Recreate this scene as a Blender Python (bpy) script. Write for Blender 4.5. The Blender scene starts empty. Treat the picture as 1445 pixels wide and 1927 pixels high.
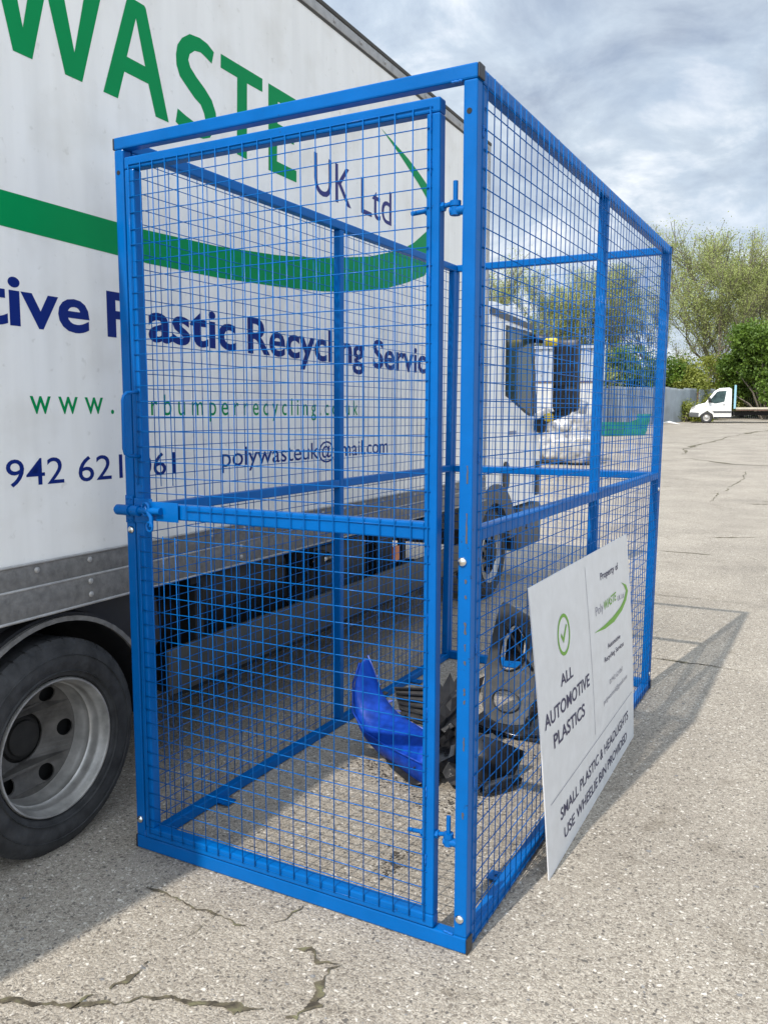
import bpy, bmesh, math, random
import numpy as np
from mathutils import Vector, Matrix

# ------------------------------------------------------------------ camera, world, sun, exposure
SC = bpy.context.scene
COL = SC.collection
PI = math.pi
R = math.radians

cam_d = bpy.data.cameras.new('camera')
cam = bpy.data.objects.new('camera', cam_d)
COL.objects.link(cam)
YAW, PITCH, ROLL = -0.49621, -0.11601, 0.0017
fw = Vector((math.sin(YAW) * math.cos(PITCH), math.cos(YAW) * math.cos(PITCH), math.sin(PITCH)))
rt = Vector((math.cos(YAW), -math.sin(YAW), 0))
up = rt.cross(fw)
rt2 = math.cos(ROLL) * rt + math.sin(ROLL) * up
up2 = -math.sin(ROLL) * rt + math.cos(ROLL) * up
cam.matrix_world = Matrix(((rt2.x, up2.x, -fw.x, 2.1901), (rt2.y, up2.y, -fw.y, -2.1449), (rt2.z, up2.z, -fw.z, 1.5858), (0, 0, 0, 1)))
cam_d.sensor_fit = 'VERTICAL'
cam_d.sensor_height = 24.0
cam_d.lens = 1580.5 / 1927.0 * 24.0
cam_d.clip_start = 0.05
cam_d.clip_end = 2000
SC.camera = cam

SUN_DIR = Vector((-0.12, -0.93, 1.0)).normalized()          # towards the sun
ELEV = math.asin(SUN_DIR.z)
AZ = math.atan2(SUN_DIR.x, SUN_DIR.y)
sun_d = bpy.data.lights.new('sun', 'SUN')
sun_d.energy = 2.95
sun_d.angle = R(0.6)
sun_d.color = (1.0, 0.95, 0.87)
sun = bpy.data.objects.new('sun', sun_d)
sun.rotation_euler = (-SUN_DIR).to_track_quat('-Z', 'Y').to_euler()
sun.location = (-3, -20, 25)
COL.objects.link(sun)

world = bpy.data.worlds.new('World')
SC.world = world
world.use_nodes = True
wn, wl = world.node_tree.nodes, world.node_tree.links
wn.clear()


def wnode(t, **kw):
    n = wn.new(t)
    for k, v in kw.items():
        setattr(n, k, v)
    return n


w_out = wnode('ShaderNodeOutputWorld')
w_bg = wnode('ShaderNodeBackground')
w_bg.inputs[1].default_value = 0.1
w_sky = wnode('ShaderNodeTexSky', sky_type='NISHITA')
w_sky.sun_disc = False
w_sky.sun_elevation = ELEV
w_sky.sun_rotation = AZ
w_sky.air_density = 1.0
w_sky.dust_density = 1.5
w_tc = wnode('ShaderNodeTexCoord')
w_sep = wnode('ShaderNodeSeparateXYZ')
wl.new(w_tc.outputs['Generated'], w_sep.inputs[0])
w_mz = wnode('ShaderNodeMath', operation='MAXIMUM')
w_mz.inputs[1].default_value = 0.0
wl.new(w_sep.outputs[2], w_mz.inputs[0])
w_az = wnode('ShaderNodeMath', operation='ADD')
w_az.inputs[1].default_value = 0.42
wl.new(w_mz.outputs[0], w_az.inputs[0])
w_dx = wnode('ShaderNodeMath', operation='DIVIDE')
w_dy = wnode('ShaderNodeMath', operation='DIVIDE')
wl.new(w_sep.outputs[0], w_dx.inputs[0]); wl.new(w_az.outputs[0], w_dx.inputs[1])
wl.new(w_sep.outputs[1], w_dy.inputs[0]); wl.new(w_az.outputs[0], w_dy.inputs[1])
w_cmb = wnode('ShaderNodeCombineXYZ')
wl.new(w_dx.outputs[0], w_cmb.inputs[0]); wl.new(w_dy.outputs[0], w_cmb.inputs[1])
w_n1 = wnode('ShaderNodeTexNoise')
w_n1.inputs['Scale'].default_value = 1.9
w_n1.inputs['Detail'].default_value = 8
w_n1.inputs['Roughness'].default_value = 0.55
w_n1.inputs['Distortion'].default_value = 0.25
wl.new(w_cmb.outputs[0], w_n1.inputs['Vector'])
w_n2 = wnode('ShaderNodeTexNoise')
w_n2.inputs['Scale'].default_value = 4.0
w_n2.inputs['Detail'].default_value = 9
w_n2.inputs['Roughness'].default_value = 0.6
w_n2.inputs['Distortion'].default_value = 0.4
wl.new(w_cmb.outputs[0], w_n2.inputs['Vector'])
w_r1 = wnode('ShaderNodeValToRGB')            # cloud body: grey to bright
e = w_r1.color_ramp.elements
e[0].position = 0.36; e[0].color = (2.95, 3.5, 4.4, 1)
e[1].position = 0.63; e[1].color = (6.9, 7.25, 7.7, 1)
m_ = w_r1.color_ramp.elements.new(0.52); m_.color = (4.5, 5.2, 6.0, 1)
wl.new(w_n2.outputs[0], w_r1.inputs[0])
w_r2 = wnode('ShaderNodeValToRGB')            # cover
w_r2.color_ramp.elements[0].position = 0.30; w_r2.color_ramp.elements[0].color = (0.45, 0.45, 0.45, 1)
w_r2.color_ramp.elements[1].position = 0.52; w_r2.color_ramp.elements[1].color = (1, 1, 1, 1)
wl.new(w_n1.outputs[0], w_r2.inputs[0])
w_mix = wnode('ShaderNodeMixRGB')
wl.new(w_r2.outputs[0], w_mix.inputs[0])
wl.new(w_sky.outputs[0], w_mix.inputs[1])
# clouds scatter more light towards the sun's side of the sky
w_dot = wnode('ShaderNodeVectorMath', operation='DOT_PRODUCT')
w_dot.inputs[1].default_value = tuple(SUN_DIR)
wl.new(w_tc.outputs['Generated'], w_dot.inputs[0])
w_gl = wnode('ShaderNodeMapRange')
w_gl.interpolation_type = 'SMOOTHSTEP'
w_gl.inputs[1].default_value = -0.45; w_gl.inputs[2].default_value = 1.0
w_gl.inputs[3].default_value = 1.0; w_gl.inputs[4].default_value = 2.15
wl.new(w_dot.outputs['Value'], w_gl.inputs[0])
w_cl = wnode('ShaderNodeVectorMath', operation='SCALE')
wl.new(w_r1.outputs[0], w_cl.inputs[0]); wl.new(w_gl.outputs[0], w_cl.inputs['Scale'])
wl.new(w_cl.outputs[0], w_mix.inputs[2])
wl.new(w_mix.outputs[0], w_bg.inputs[0])
wl.new(w_bg.outputs[0], w_out.inputs[0])

SC.view_settings.view_transform = 'Standard'
SC.view_settings.look = 'None'
SC.view_settings.exposure = 0.52
SC.view_settings.gamma = 1.0
SC.render.engine = 'CYCLES'
SC.cycles.use_denoising = True
SC.cycles.max_bounces = 5
SC.cycles.diffuse_bounces = 3
SC.cycles.glossy_bounces = 2
SC.cycles.transmission_bounces = 2
SC.cycles.transparent_max_bounces = 12

random.seed(11)
RNG = np.random.default_rng(5)


# ------------------------------------------------------------------ materials
def mat(name, col, rough=0.5, metal=0.0, coat=0.0, spec=0.5, noise=None, bump=None, trans=0.0):
    """noise = (scale, amount, detail): value variation; bump = (scale, strength)."""
    m = bpy.data.materials.new(name)
    m.use_nodes = True
    nt = m.node_tree
    b = nt.nodes['Principled BSDF']
    b.inputs['Base Color'].default_value = (*col, 1)
    b.inputs['Roughness'].default_value = rough
    b.inputs['Metallic'].default_value = metal
    b.inputs['Coat Weight'].default_value = coat
    b.inputs['Coat Roughness'].default_value = 0.12
    b.inputs['Specular IOR Level'].default_value = spec
    b.inputs['Transmission Weight'].default_value = trans
    tc = None
    if noise or bump:
        tc = nt.nodes.new('ShaderNodeTexCoord')
    if noise:
        n = nt.nodes.new('ShaderNodeTexNoise')
        n.inputs['Scale'].default_value = noise[0]
        n.inputs['Detail'].default_value = noise[2] if len(noise) > 2 else 6
        n.inputs['Roughness'].default_value = 0.6
        nt.links.new(tc.outputs['Object'], n.inputs['Vector'])
        rmp = nt.nodes.new('ShaderNodeValToRGB')
        a = noise[1]
        rmp.color_ramp.elements[0].position = 0.3
        rmp.color_ramp.elements[1].position = 0.7
        rmp.color_ramp.elements[0].color = (*[c * (1 - a) for c in col], 1)
        rmp.color_ramp.elements[1].color = (*[min(1, c * (1 + a)) for c in col], 1)
        nt.links.new(n.outputs[0], rmp.inputs[0])
        nt.links.new(rmp.outputs[0], b.inputs['Base Color'])
        mr = nt.nodes.new('ShaderNodeMapRange')
        mr.inputs[3].default_value = max(0.03, rough - 0.1)
        mr.inputs[4].default_value = min(1, rough + 0.12)
        nt.links.new(n.outputs[0], mr.inputs[0])
        nt.links.new(mr.outputs[0], b.inputs['Roughness'])
    if bump:
        n2 = nt.nodes.new('ShaderNodeTexNoise')
        n2.inputs['Scale'].default_value = bump[0]
        n2.inputs['Detail'].default_value = 5
        nt.links.new(tc.outputs['Object'], n2.inputs['Vector'])
        bp = nt.nodes.new('ShaderNodeBump')
        bp.inputs['Strength'].default_value = bump[1]
        bp.inputs['Distance'].default_value = 0.01
        nt.links.new(n2.outputs[0], bp.inputs['Height'])
        nt.links.new(bp.outputs[0], b.inputs['Normal'])
    return m


def concrete_mat():
    m = bpy.data.materials.new('aggregate_concrete')
    m.use_nodes = True
    nt = m.node_tree
    N, Lk = nt.nodes, nt.links
    b = N['Principled BSDF']
    tc = N.new('ShaderNodeTexCoord')
    # slight warp so that the stones are not regular cells
    wn_ = N.new('ShaderNodeTexNoise'); wn_.inputs['Scale'].default_value = 38; wn_.inputs['Detail'].default_value = 3
    Lk.new(tc.outputs['Object'], wn_.inputs['Vector'])
    sub = N.new('ShaderNodeVectorMath'); sub.operation = 'SUBTRACT'; sub.inputs[1].default_value = (0.5, 0.5, 0.5)
    Lk.new(wn_.outputs['Color'], sub.inputs[0])
    scl = N.new('ShaderNodeVectorMath'); scl.operation = 'SCALE'; scl.inputs['Scale'].default_value = 0.030
    Lk.new(sub.outputs[0], scl.inputs[0])
    add = N.new('ShaderNodeVectorMath'); add.operation = 'ADD'
    Lk.new(tc.outputs['Object'], add.inputs[0]); Lk.new(scl.outputs[0], add.inputs[1])

    def stones(scale, lo, hi):
        v = N.new('ShaderNodeTexVoronoi'); v.inputs['Scale'].default_value = scale
        v.voronoi_dimensions = '2D'
        Lk.new(add.outputs[0], v.inputs['Vector'])
        sp = N.new('ShaderNodeSeparateColor'); Lk.new(v.outputs['Color'], sp.inputs[0])
        rmp = N.new('ShaderNodeValToRGB'); rmp.color_ramp.interpolation = 'CONSTANT'
        els = rmp.color_ramp.elements
        tones = [(0.0, (.28, .246, .206)), (.18, (.35, .310, .262)), (.38, (.42, .378, .323)), (.56, (.20, .174, .146)),
                 (.68, (.49, .445, .385)), (.80, (.30, .265, .226)), (.90, (.13, .118, .106)), (.955, (.68, .635, .575))]
        els[0].position = 0; els[0].color = (*tones[0][1], 1)
        els[1].position = tones[1][0]; els[1].color = (*tones[1][1], 1)
        for p, c in tones[2:]:
            q = els.new(p); q.color = (*c, 1)
        Lk.new(sp.outputs[0], rmp.inputs[0])
        d = N.new('ShaderNodeMapRange'); d.inputs[1].default_value = lo; d.inputs[2].default_value = hi
        d.inputs[3].default_value = 1; d.inputs[4].default_value = 0
        Lk.new(v.outputs['Distance'], d.inputs[0])
        return rmp.outputs[0], d.outputs[0]

    c1, d1 = stones(76, 0.24, 0.45)
    c2, d2 = stones(230, 0.25, 0.55)
    paste = N.new('ShaderNodeTexNoise'); paste.inputs['Scale'].default_value = 200; paste.inputs['Detail'].default_value = 4
    Lk.new(tc.outputs['Object'], paste.inputs['Vector'])
    pr = N.new('ShaderNodeValToRGB')
    pr.color_ramp.elements[0].position = .34; pr.color_ramp.elements[0].color = (.16, .137, .112, 1)
    pr.color_ramp.elements[1].position = .66; pr.color_ramp.elements[1].color = (.53, .48, .41, 1)
    Lk.new(paste.outputs[0], pr.inputs[0])
    mx1 = N.new('ShaderNodeMixRGB'); Lk.new(d2, mx1.inputs[0]); Lk.new(pr.outputs[0], mx1.inputs[1]); Lk.new(c2, mx1.inputs[2])
    mx2 = N.new('ShaderNodeMixRGB'); Lk.new(d1, mx2.inputs[0]); Lk.new(mx1.outputs[0], mx2.inputs[1]); Lk.new(c1, mx2.inputs[2])
    # broad staining
    st = N.new('ShaderNodeTexNoise'); st.inputs['Scale'].default_value = 0.9; st.inputs['Detail'].default_value = 9; st.inputs['Roughness'].default_value = .62
    Lk.new(tc.outputs['Object'], st.inputs['Vector'])
    sr = N.new('ShaderNodeValToRGB')
    sr.color_ramp.elements[0].position = .33; sr.color_ramp.elements[0].color = (.77, .755, .73, 1)
    sr.color_ramp.elements[1].position = .62; sr.color_ramp.elements[1].color = (1.05, 1.035, 1.0, 1)
    Lk.new(st.outputs[0], sr.inputs[0])
    mu = N.new('ShaderNodeMixRGB'); mu.blend_type = 'MULTIPLY'; mu.inputs[0].default_value = 1
    Lk.new(mx2.outputs[0], mu.inputs[1]); Lk.new(sr.outputs[0], mu.inputs[2])
    # old spills and tyre-polished patches
    s2 = N.new('ShaderNodeTexNoise'); s2.inputs['Scale'].default_value = 3.4; s2.inputs['Detail'].default_value = 7; s2.inputs['Distortion'].default_value = .8
    Lk.new(tc.outputs['Object'], s2.inputs['Vector'])
    r2 = N.new('ShaderNodeValToRGB')
    r2.color_ramp.elements[0].position = .27; r2.color_ramp.elements[0].color = (.70, .68, .65, 1)
    r2.color_ramp.elements[1].position = .40; r2.color_ramp.elements[1].color = (1, 1, 1, 1)
    Lk.new(s2.outputs[0], r2.inputs[0])
    mu3 = N.new('ShaderNodeMixRGB'); mu3.blend_type = 'MULTIPLY'; mu3.inputs[0].default_value = .8
    Lk.new(mu.outputs[0], mu3.inputs[1]); Lk.new(r2.outputs[0], mu3.inputs[2])
    Lk.new(mu3.outputs[0], b.inputs['Base Color'])
    b.inputs['Roughness'].default_value = .82
    b.inputs['Specular IOR Level'].default_value = .3
    h = N.new('ShaderNodeMath'); h.operation = 'ADD'; Lk.new(d1, h.inputs[0]); Lk.new(paste.outputs[0], h.inputs[1])
    bp = N.new('ShaderNodeBump'); bp.inputs['Strength'].default_value = .55; bp.inputs['Distance'].default_value = .003
    Lk.new(h.outputs[0], bp.inputs['Height']); Lk.new(bp.outputs[0], b.inputs['Normal'])
    return m


def panel_mat():
    """grubby white truck side: soft vertical streaks and scuffs."""
    m = bpy.data.materials.new('grubby_white_panel')
    m.use_nodes = True
    nt = m.node_tree; N, Lk = nt.nodes, nt.links
    b = N['Principled BSDF']
    tc = N.new('ShaderNodeTexCoord')
    mp = N.new('ShaderNodeMapping'); mp.inputs['Scale'].default_value = (1, 5, 0.5)
    Lk.new(tc.outputs['Object'], mp.inputs[0])
    a = N.new('ShaderNodeTexNoise'); a.inputs['Scale'].default_value = 2.2; a.inputs['Detail'].default_value = 8
    Lk.new(mp.outputs[0], a.inputs['Vector'])
    c = N.new('ShaderNodeTexNoise'); c.inputs['Scale'].default_value = 3.3; c.inputs['Detail'].default_value = 7
    Lk.new(tc.outputs['Object'], c.inputs['Vector'])
    r1 = N.new('ShaderNodeValToRGB')
    r1.color_ramp.elements[0].position = .3; r1.color_ramp.elements[0].color = (.83, .81, .765, 1)
    r1.color_ramp.elements[1].position = .6; r1.color_ramp.elements[1].color = (.90, .88, .835, 1)
    Lk.new(a.outputs[0], r1.inputs[0])
    r2 = N.new('ShaderNodeValToRGB')
    r2.color_ramp.elements[0].position = .34; r2.color_ramp.elements[0].color = (.90, .89, .87, 1)
    r2.color_ramp.elements[1].position = .5; r2.color_ramp.elements[1].color = (1, 1, 1, 1)
    Lk.new(c.outputs[0], r2.inputs[0])
    mu = N.new('ShaderNodeMixRGB'); mu.blend_type = 'MULTIPLY'; mu.inputs[0].default_value = .8
    Lk.new(r1.outputs[0], mu.inputs[1]); Lk.new(r2.outputs[0], mu.inputs[2])
    # fine scuffs
    sc_ = N.new('ShaderNodeTexNoise'); sc_.inputs['Scale'].default_value = 26; sc_.inputs['Detail'].default_value = 6
    Lk.new(tc.outputs['Object'], sc_.inputs['Vector'])
    r3 = N.new('ShaderNodeValToRGB')
    r3.color_ramp.elements[0].position = .27; r3.color_ramp.elements[0].color = (.78, .77, .74, 1)
    r3.color_ramp.elements[1].position = .36; r3.color_ramp.elements[1].color = (1, 1, 1, 1)
    Lk.new(sc_.outputs[0], r3.inputs[0])
    mu2 = N.new('ShaderNodeMixRGB'); mu2.blend_type = 'MULTIPLY'; mu2.inputs[0].default_value = .55
    Lk.new(mu.outputs[0], mu2.inputs[1]); Lk.new(r3.outputs[0], mu2.inputs[2])
    Lk.new(mu2.outputs[0], b.inputs['Base Color'])
    b.inputs['Roughness'].default_value = .42
    b.inputs['Specular IOR Level'].default_value = .2
    return m


def paint_blue():
    m = mat('blue_gloss_paint', (0.0, 0.108, 0.375), rough=.36, coat=.18, spec=.08, noise=(7, .09), bump=(90, .05))
    nt = m.node_tree; N, Lk = nt.nodes, nt.links
    b = N['Principled BSDF']
    b.inputs['Coat Roughness'].default_value = .16
    src = b.inputs['Base Color'].links[0].from_socket
    tc = N.new('ShaderNodeTexCoord')
    sc_ = N.new('ShaderNodeTexNoise'); sc_.inputs['Scale'].default_value = 42; sc_.inputs['Detail'].default_value = 8; sc_.inputs['Roughness'].default_value = .7
    Lk.new(tc.outputs['Object'], sc_.inputs['Vector'])
    big = N.new('ShaderNodeTexNoise'); big.inputs['Scale'].default_value = 5; big.inputs['Detail'].default_value = 3
    Lk.new(tc.outputs['Object'], big.inputs['Vector'])
    ad = N.new('ShaderNodeMath'); ad.operation = 'MULTIPLY_ADD'; ad.inputs[1].default_value = .45
    Lk.new(big.outputs[0], ad.inputs[0]); Lk.new(sc_.outputs[0], ad.inputs[2])
    rmp = N.new('ShaderNodeValToRGB')
    rmp.color_ramp.elements[0].position = .50; rmp.color_ramp.elements[0].color = (.85, .85, .85, 1)
    rmp.color_ramp.elements[1].position = .56; rmp.color_ramp.elements[1].color = (0, 0, 0, 1)
    Lk.new(ad.outputs[0], rmp.inputs[0])
    mx = N.new('ShaderNodeMixRGB'); mx.inputs[2].default_value = (.012, .05, .13, 1)
    Lk.new(rmp.outputs[0], mx.inputs[0]); Lk.new(src, mx.inputs[1])
    Lk.new(mx.outputs[0], b.inputs['Base Color'])
    return m


def rust_moss_mat():
    m = bpy.data.materials.new('crack_dirt')
    m.use_nodes = True
    nt = m.node_tree; N, Lk = nt.nodes, nt.links
    b = N['Principled BSDF']
    tc = N.new('ShaderNodeTexCoord')
    a = N.new('ShaderNodeTexNoise'); a.inputs['Scale'].default_value = 26; a.inputs['Detail'].default_value = 7
    Lk.new(tc.outputs['Object'], a.inputs['Vector'])
    r = N.new('ShaderNodeValToRGB')
    r.color_ramp.elements[0].position = .36; r.color_ramp.elements[0].color = (.05, .040, .027, 1)
    r.color_ramp.elements[1].position = .66; r.color_ramp.elements[1].color = (.17, .16, .085, 1)
    q = r.color_ramp.elements.new(.5); q.color = (.115, .096, .062, 1)
    Lk.new(a.outputs[0], r.inputs[0]); Lk.new(r.outputs[0], b.inputs['Base Color'])
    b.inputs['Roughness'].default_value = .95
    bp = N.new('ShaderNodeBump'); bp.inputs['Strength'].default_value = 1; bp.inputs['Distance'].default_value = .01
    Lk.new(a.outputs[0], bp.inputs['Height']); Lk.new(bp.outputs[0], b.inputs['Normal'])
    return m


def leaf_mat(name, c0, c1):
    m = bpy.data.materials.new(name)
    m.use_nodes = True
    nt = m.node_tree; N, Lk = nt.nodes, nt.links
    b = N['Principled BSDF']
    tc = N.new('ShaderNodeTexCoord')
    a = N.new('ShaderNodeTexNoise'); a.inputs['Scale'].default_value = 1.3; a.inputs['Detail'].default_value = 8
    a.inputs['Roughness'].default_value = .75
    Lk.new(tc.outputs['Object'], a.inputs['Vector'])
    r = N.new('ShaderNodeValToRGB')
    r.color_ramp.elements[0].position = .32; r.color_ramp.elements[0].color = (*c0, 1)
    r.color_ramp.elements[1].position = .68; r.color_ramp.elements[1].color = (*c1, 1)
    Lk.new(a.outputs[0], r.inputs[0]); Lk.new(r.outputs[0], b.inputs['Base Color'])
    b.inputs['Roughness'].default_value = .55
    tl = N.new('ShaderNodeBsdfTranslucent'); Lk.new(r.outputs[0], tl.inputs[0])
    mx = N.new('ShaderNodeMixShader'); mx.inputs[0].default_value = .35
    Lk.new(b.outputs[0], mx.inputs[1]); Lk.new(tl.outputs[0], mx.inputs[2])
    Lk.new(mx.outputs[0], N['Material Output'].inputs[0])
    return m


def steel_sheet_mat(name, col, sc=(1, 1, .3)):
    m = mat(name, col, rough=.55, metal=.15, noise=(1.5, .25, 8))
    return m


def film_mat():
    """clear plastic wrap full of pale scrap."""
    m = mat('plastic_film', (.33, .315, .29), rough=.3, noise=(4.2, .75, 10), bump=(7, 1.0))
    return m


M = dict(
    concrete=concrete_mat(), blue=paint_blue(), crack=rust_moss_mat(), panel=panel_mat(),
    cap=mat('black_plastic_cap', (.02, .02, .022), .45),
    chip=mat('bare_steel_chip', (.10, .09, .085), .6, metal=.3),
    zinc=mat('bright_zinc', (.75, .74, .70), .22, metal=1.0),
    weld=mat('weld_bead_paint', (.0, .13, .48), .3, spec=.4, bump=(300, .5)),
    alu=mat('dull_aluminium', (.40, .39, .375), .5, metal=.35, noise=(14, .22, 8)),
    alurail=mat('grubby_aluminium_rail', (.185, .178, .168), .6, metal=.2, noise=(30, .28, 9), bump=(120, .2)),
    aludark=mat('dark_rubber_edge', (.055, .05, .042), .7, noise=(6, .3)),
    green=mat('green_vinyl', (.0, .26, .075), .4, spec=.1, noise=(3, .06)),
    navy=mat('navy_vinyl', (.006, .022, .17), .4, spec=.12, noise=(3, .06)),
    indigo=mat('indigo_vinyl', (.035, .04, .18), .4, spec=.12),
    tyre=mat('tyre_rubber', (.030, .030, .031), .75, noise=(14, .65, 10), bump=(40, .4)),
    rim=mat('worn_silver_rim', (.42, .405, .38), .38, metal=.5, noise=(11, .35, 9)),
    rimd=mat('shade_darkened_disc', (.115, .108, .10), .55, metal=.3, noise=(12, .45, 9)),  # darker than the rim: shade of the deep dish put into the colour
    hub=mat('shadow_dark_hub', (.018, .017, .016), .75, noise=(20, .5)),  # near black: the shadow the hub sits in is painted into its colour
    blackp=mat('black_plastic', (.018, .018, .02), .42, noise=(8, .3)),
    blackg=mat('gloss_black_plastic', (.012, .012, .014), .16, coat=.3),
    greyp=mat('grey_plastic', (.085, .088, .09), .55, noise=(8, .15)),
    guard=mat('side_guard_grey', (.062, .063, .060), .55, metal=.2, noise=(5, .25)),
    under=mat('chassis_black', (.012, .012, .012), .8),
    white=mat('cab_white_paint', (.87, .86, .83), .3, coat=.4, noise=(2, .04)),
    glass=mat('tinted_glass', (.035, .06, .06), .06, spec=.35, noise=(2.6, .7, 4)),
    amber=mat('amber_lens', (.6, .16, .03), .3),
    yellow=mat('yellow_plastic', (.75, .55, .02), .4),
    signw=mat('brushed_white_board', (.69, .695, .705), .38, metal=.12, noise=(14, .06, 9), bump=(60, .04)),
    ink=mat('navy_ink', (.018, .018, .07), .5),
    grn2=mat('leaf_green_ink', (.15, .36, .035), .5),
    gink=mat('grey_ink', (.25, .25, .30), .5),
    bblue=mat('royal_blue_bumper_paint', (.004, .045, .34), .45, spec=.2, noise=(16, .35, 9), bump=(30, .12)),
    bluein=mat('scuffed_blue_edge', (.12, .17, .55), .45, noise=(40, .3)),
    scuff=mat('scraped_white_edge', (.6, .6, .58), .5),
    dirt=mat('oily_dirt', (.05, .042, .034), .9, noise=(40, .4)),
    stone=mat('loose_chip_stone', (.2, .195, .19), .8, noise=(40, .4)),
    steelw=mat('grey_steel_cladding', (.36, .39, .43), .5, metal=.1, noise=(.8, .16, 8)),
    wallw=mat('painted_white_wall', (.50, .49, .46), .8, noise=(1.6, .16, 8)),
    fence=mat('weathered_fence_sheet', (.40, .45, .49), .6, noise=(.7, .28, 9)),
    fence3=mat('shaded_rusty_recess', (.14, .15, .155), .7, noise=(1.2, .4, 9)),  # rust staining, plus shade between the ribs put into the colour
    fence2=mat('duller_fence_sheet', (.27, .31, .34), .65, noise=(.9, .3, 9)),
    pale=mat('dark_palisade_steel', (.06, .07, .075), .6),
    brown=mat('rust_brown_steel', (.13, .075, .055), .8, noise=(2, .3)),
    film=film_mat(),
    gplast=mat('green_plastic', (.01, .17, .11), .4, noise=(2, .25)),
    bark=mat('grey_bark', (.17, .145, .115), .9, noise=(6, .35)),
    leafA=leaf_mat('spring_leaf_pale', (.22, .27, .075), (.50, .54, .19)),
    leafB=leaf_mat('spring_leaf_olive', (.17, .21, .06), (.42, .46, .16)),
    leafC=leaf_mat('dense_leaf_green', (.03, .075, .012), (.20, .31, .035)),
    leafD=leaf_mat('bush_leaf_yellowgreen', (.11, .15, .025), (.38, .40, .07)),
    timber=mat('pale_bed_timber', (.46, .42, .33), .7, noise=(4, .2)),
    cyan=mat('pale_blue_headboard', (.25, .46, .56), .5),
    litter=mat('white_litter', (.7, .7, .68), .6),
    hill=mat('grassy_bank', (.09, .12, .035), .9, noise=(2, .4, 8)),
)


# ------------------------------------------------------------------ mesh helpers
def new_obj(name, me, material=None, parent=None, smooth=False, loc=None):
    o = bpy.data.objects.new(name, me)
    COL.objects.link(o)
    if material is not None:
        me.materials.clear()
        me.materials.append(M[material] if isinstance(material, str) else material)
    if parent is not None:
        o.parent = parent
    if loc is not None:
        o.location = loc
    if smooth:
        for p in me.polygons:
            p.use_smooth = True
    return o


def empty(name, loc=(0, 0, 0), rz=0.0, parent=None):
    o = bpy.data.objects.new(name, None)
    o.empty_display_size = .1
    COL.objects.link(o)
    o.location = loc
    o.rotation_euler = (0, 0, rz)
    if parent is not None:
        o.parent = parent
    return o


def tag(o, label=None, cat=None, group=None, kind=None):
    if label: o['label'] = label
    if cat: o['category'] = cat
    if group: o['group'] = group
    if kind: o['kind'] = kind
    return o


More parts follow.
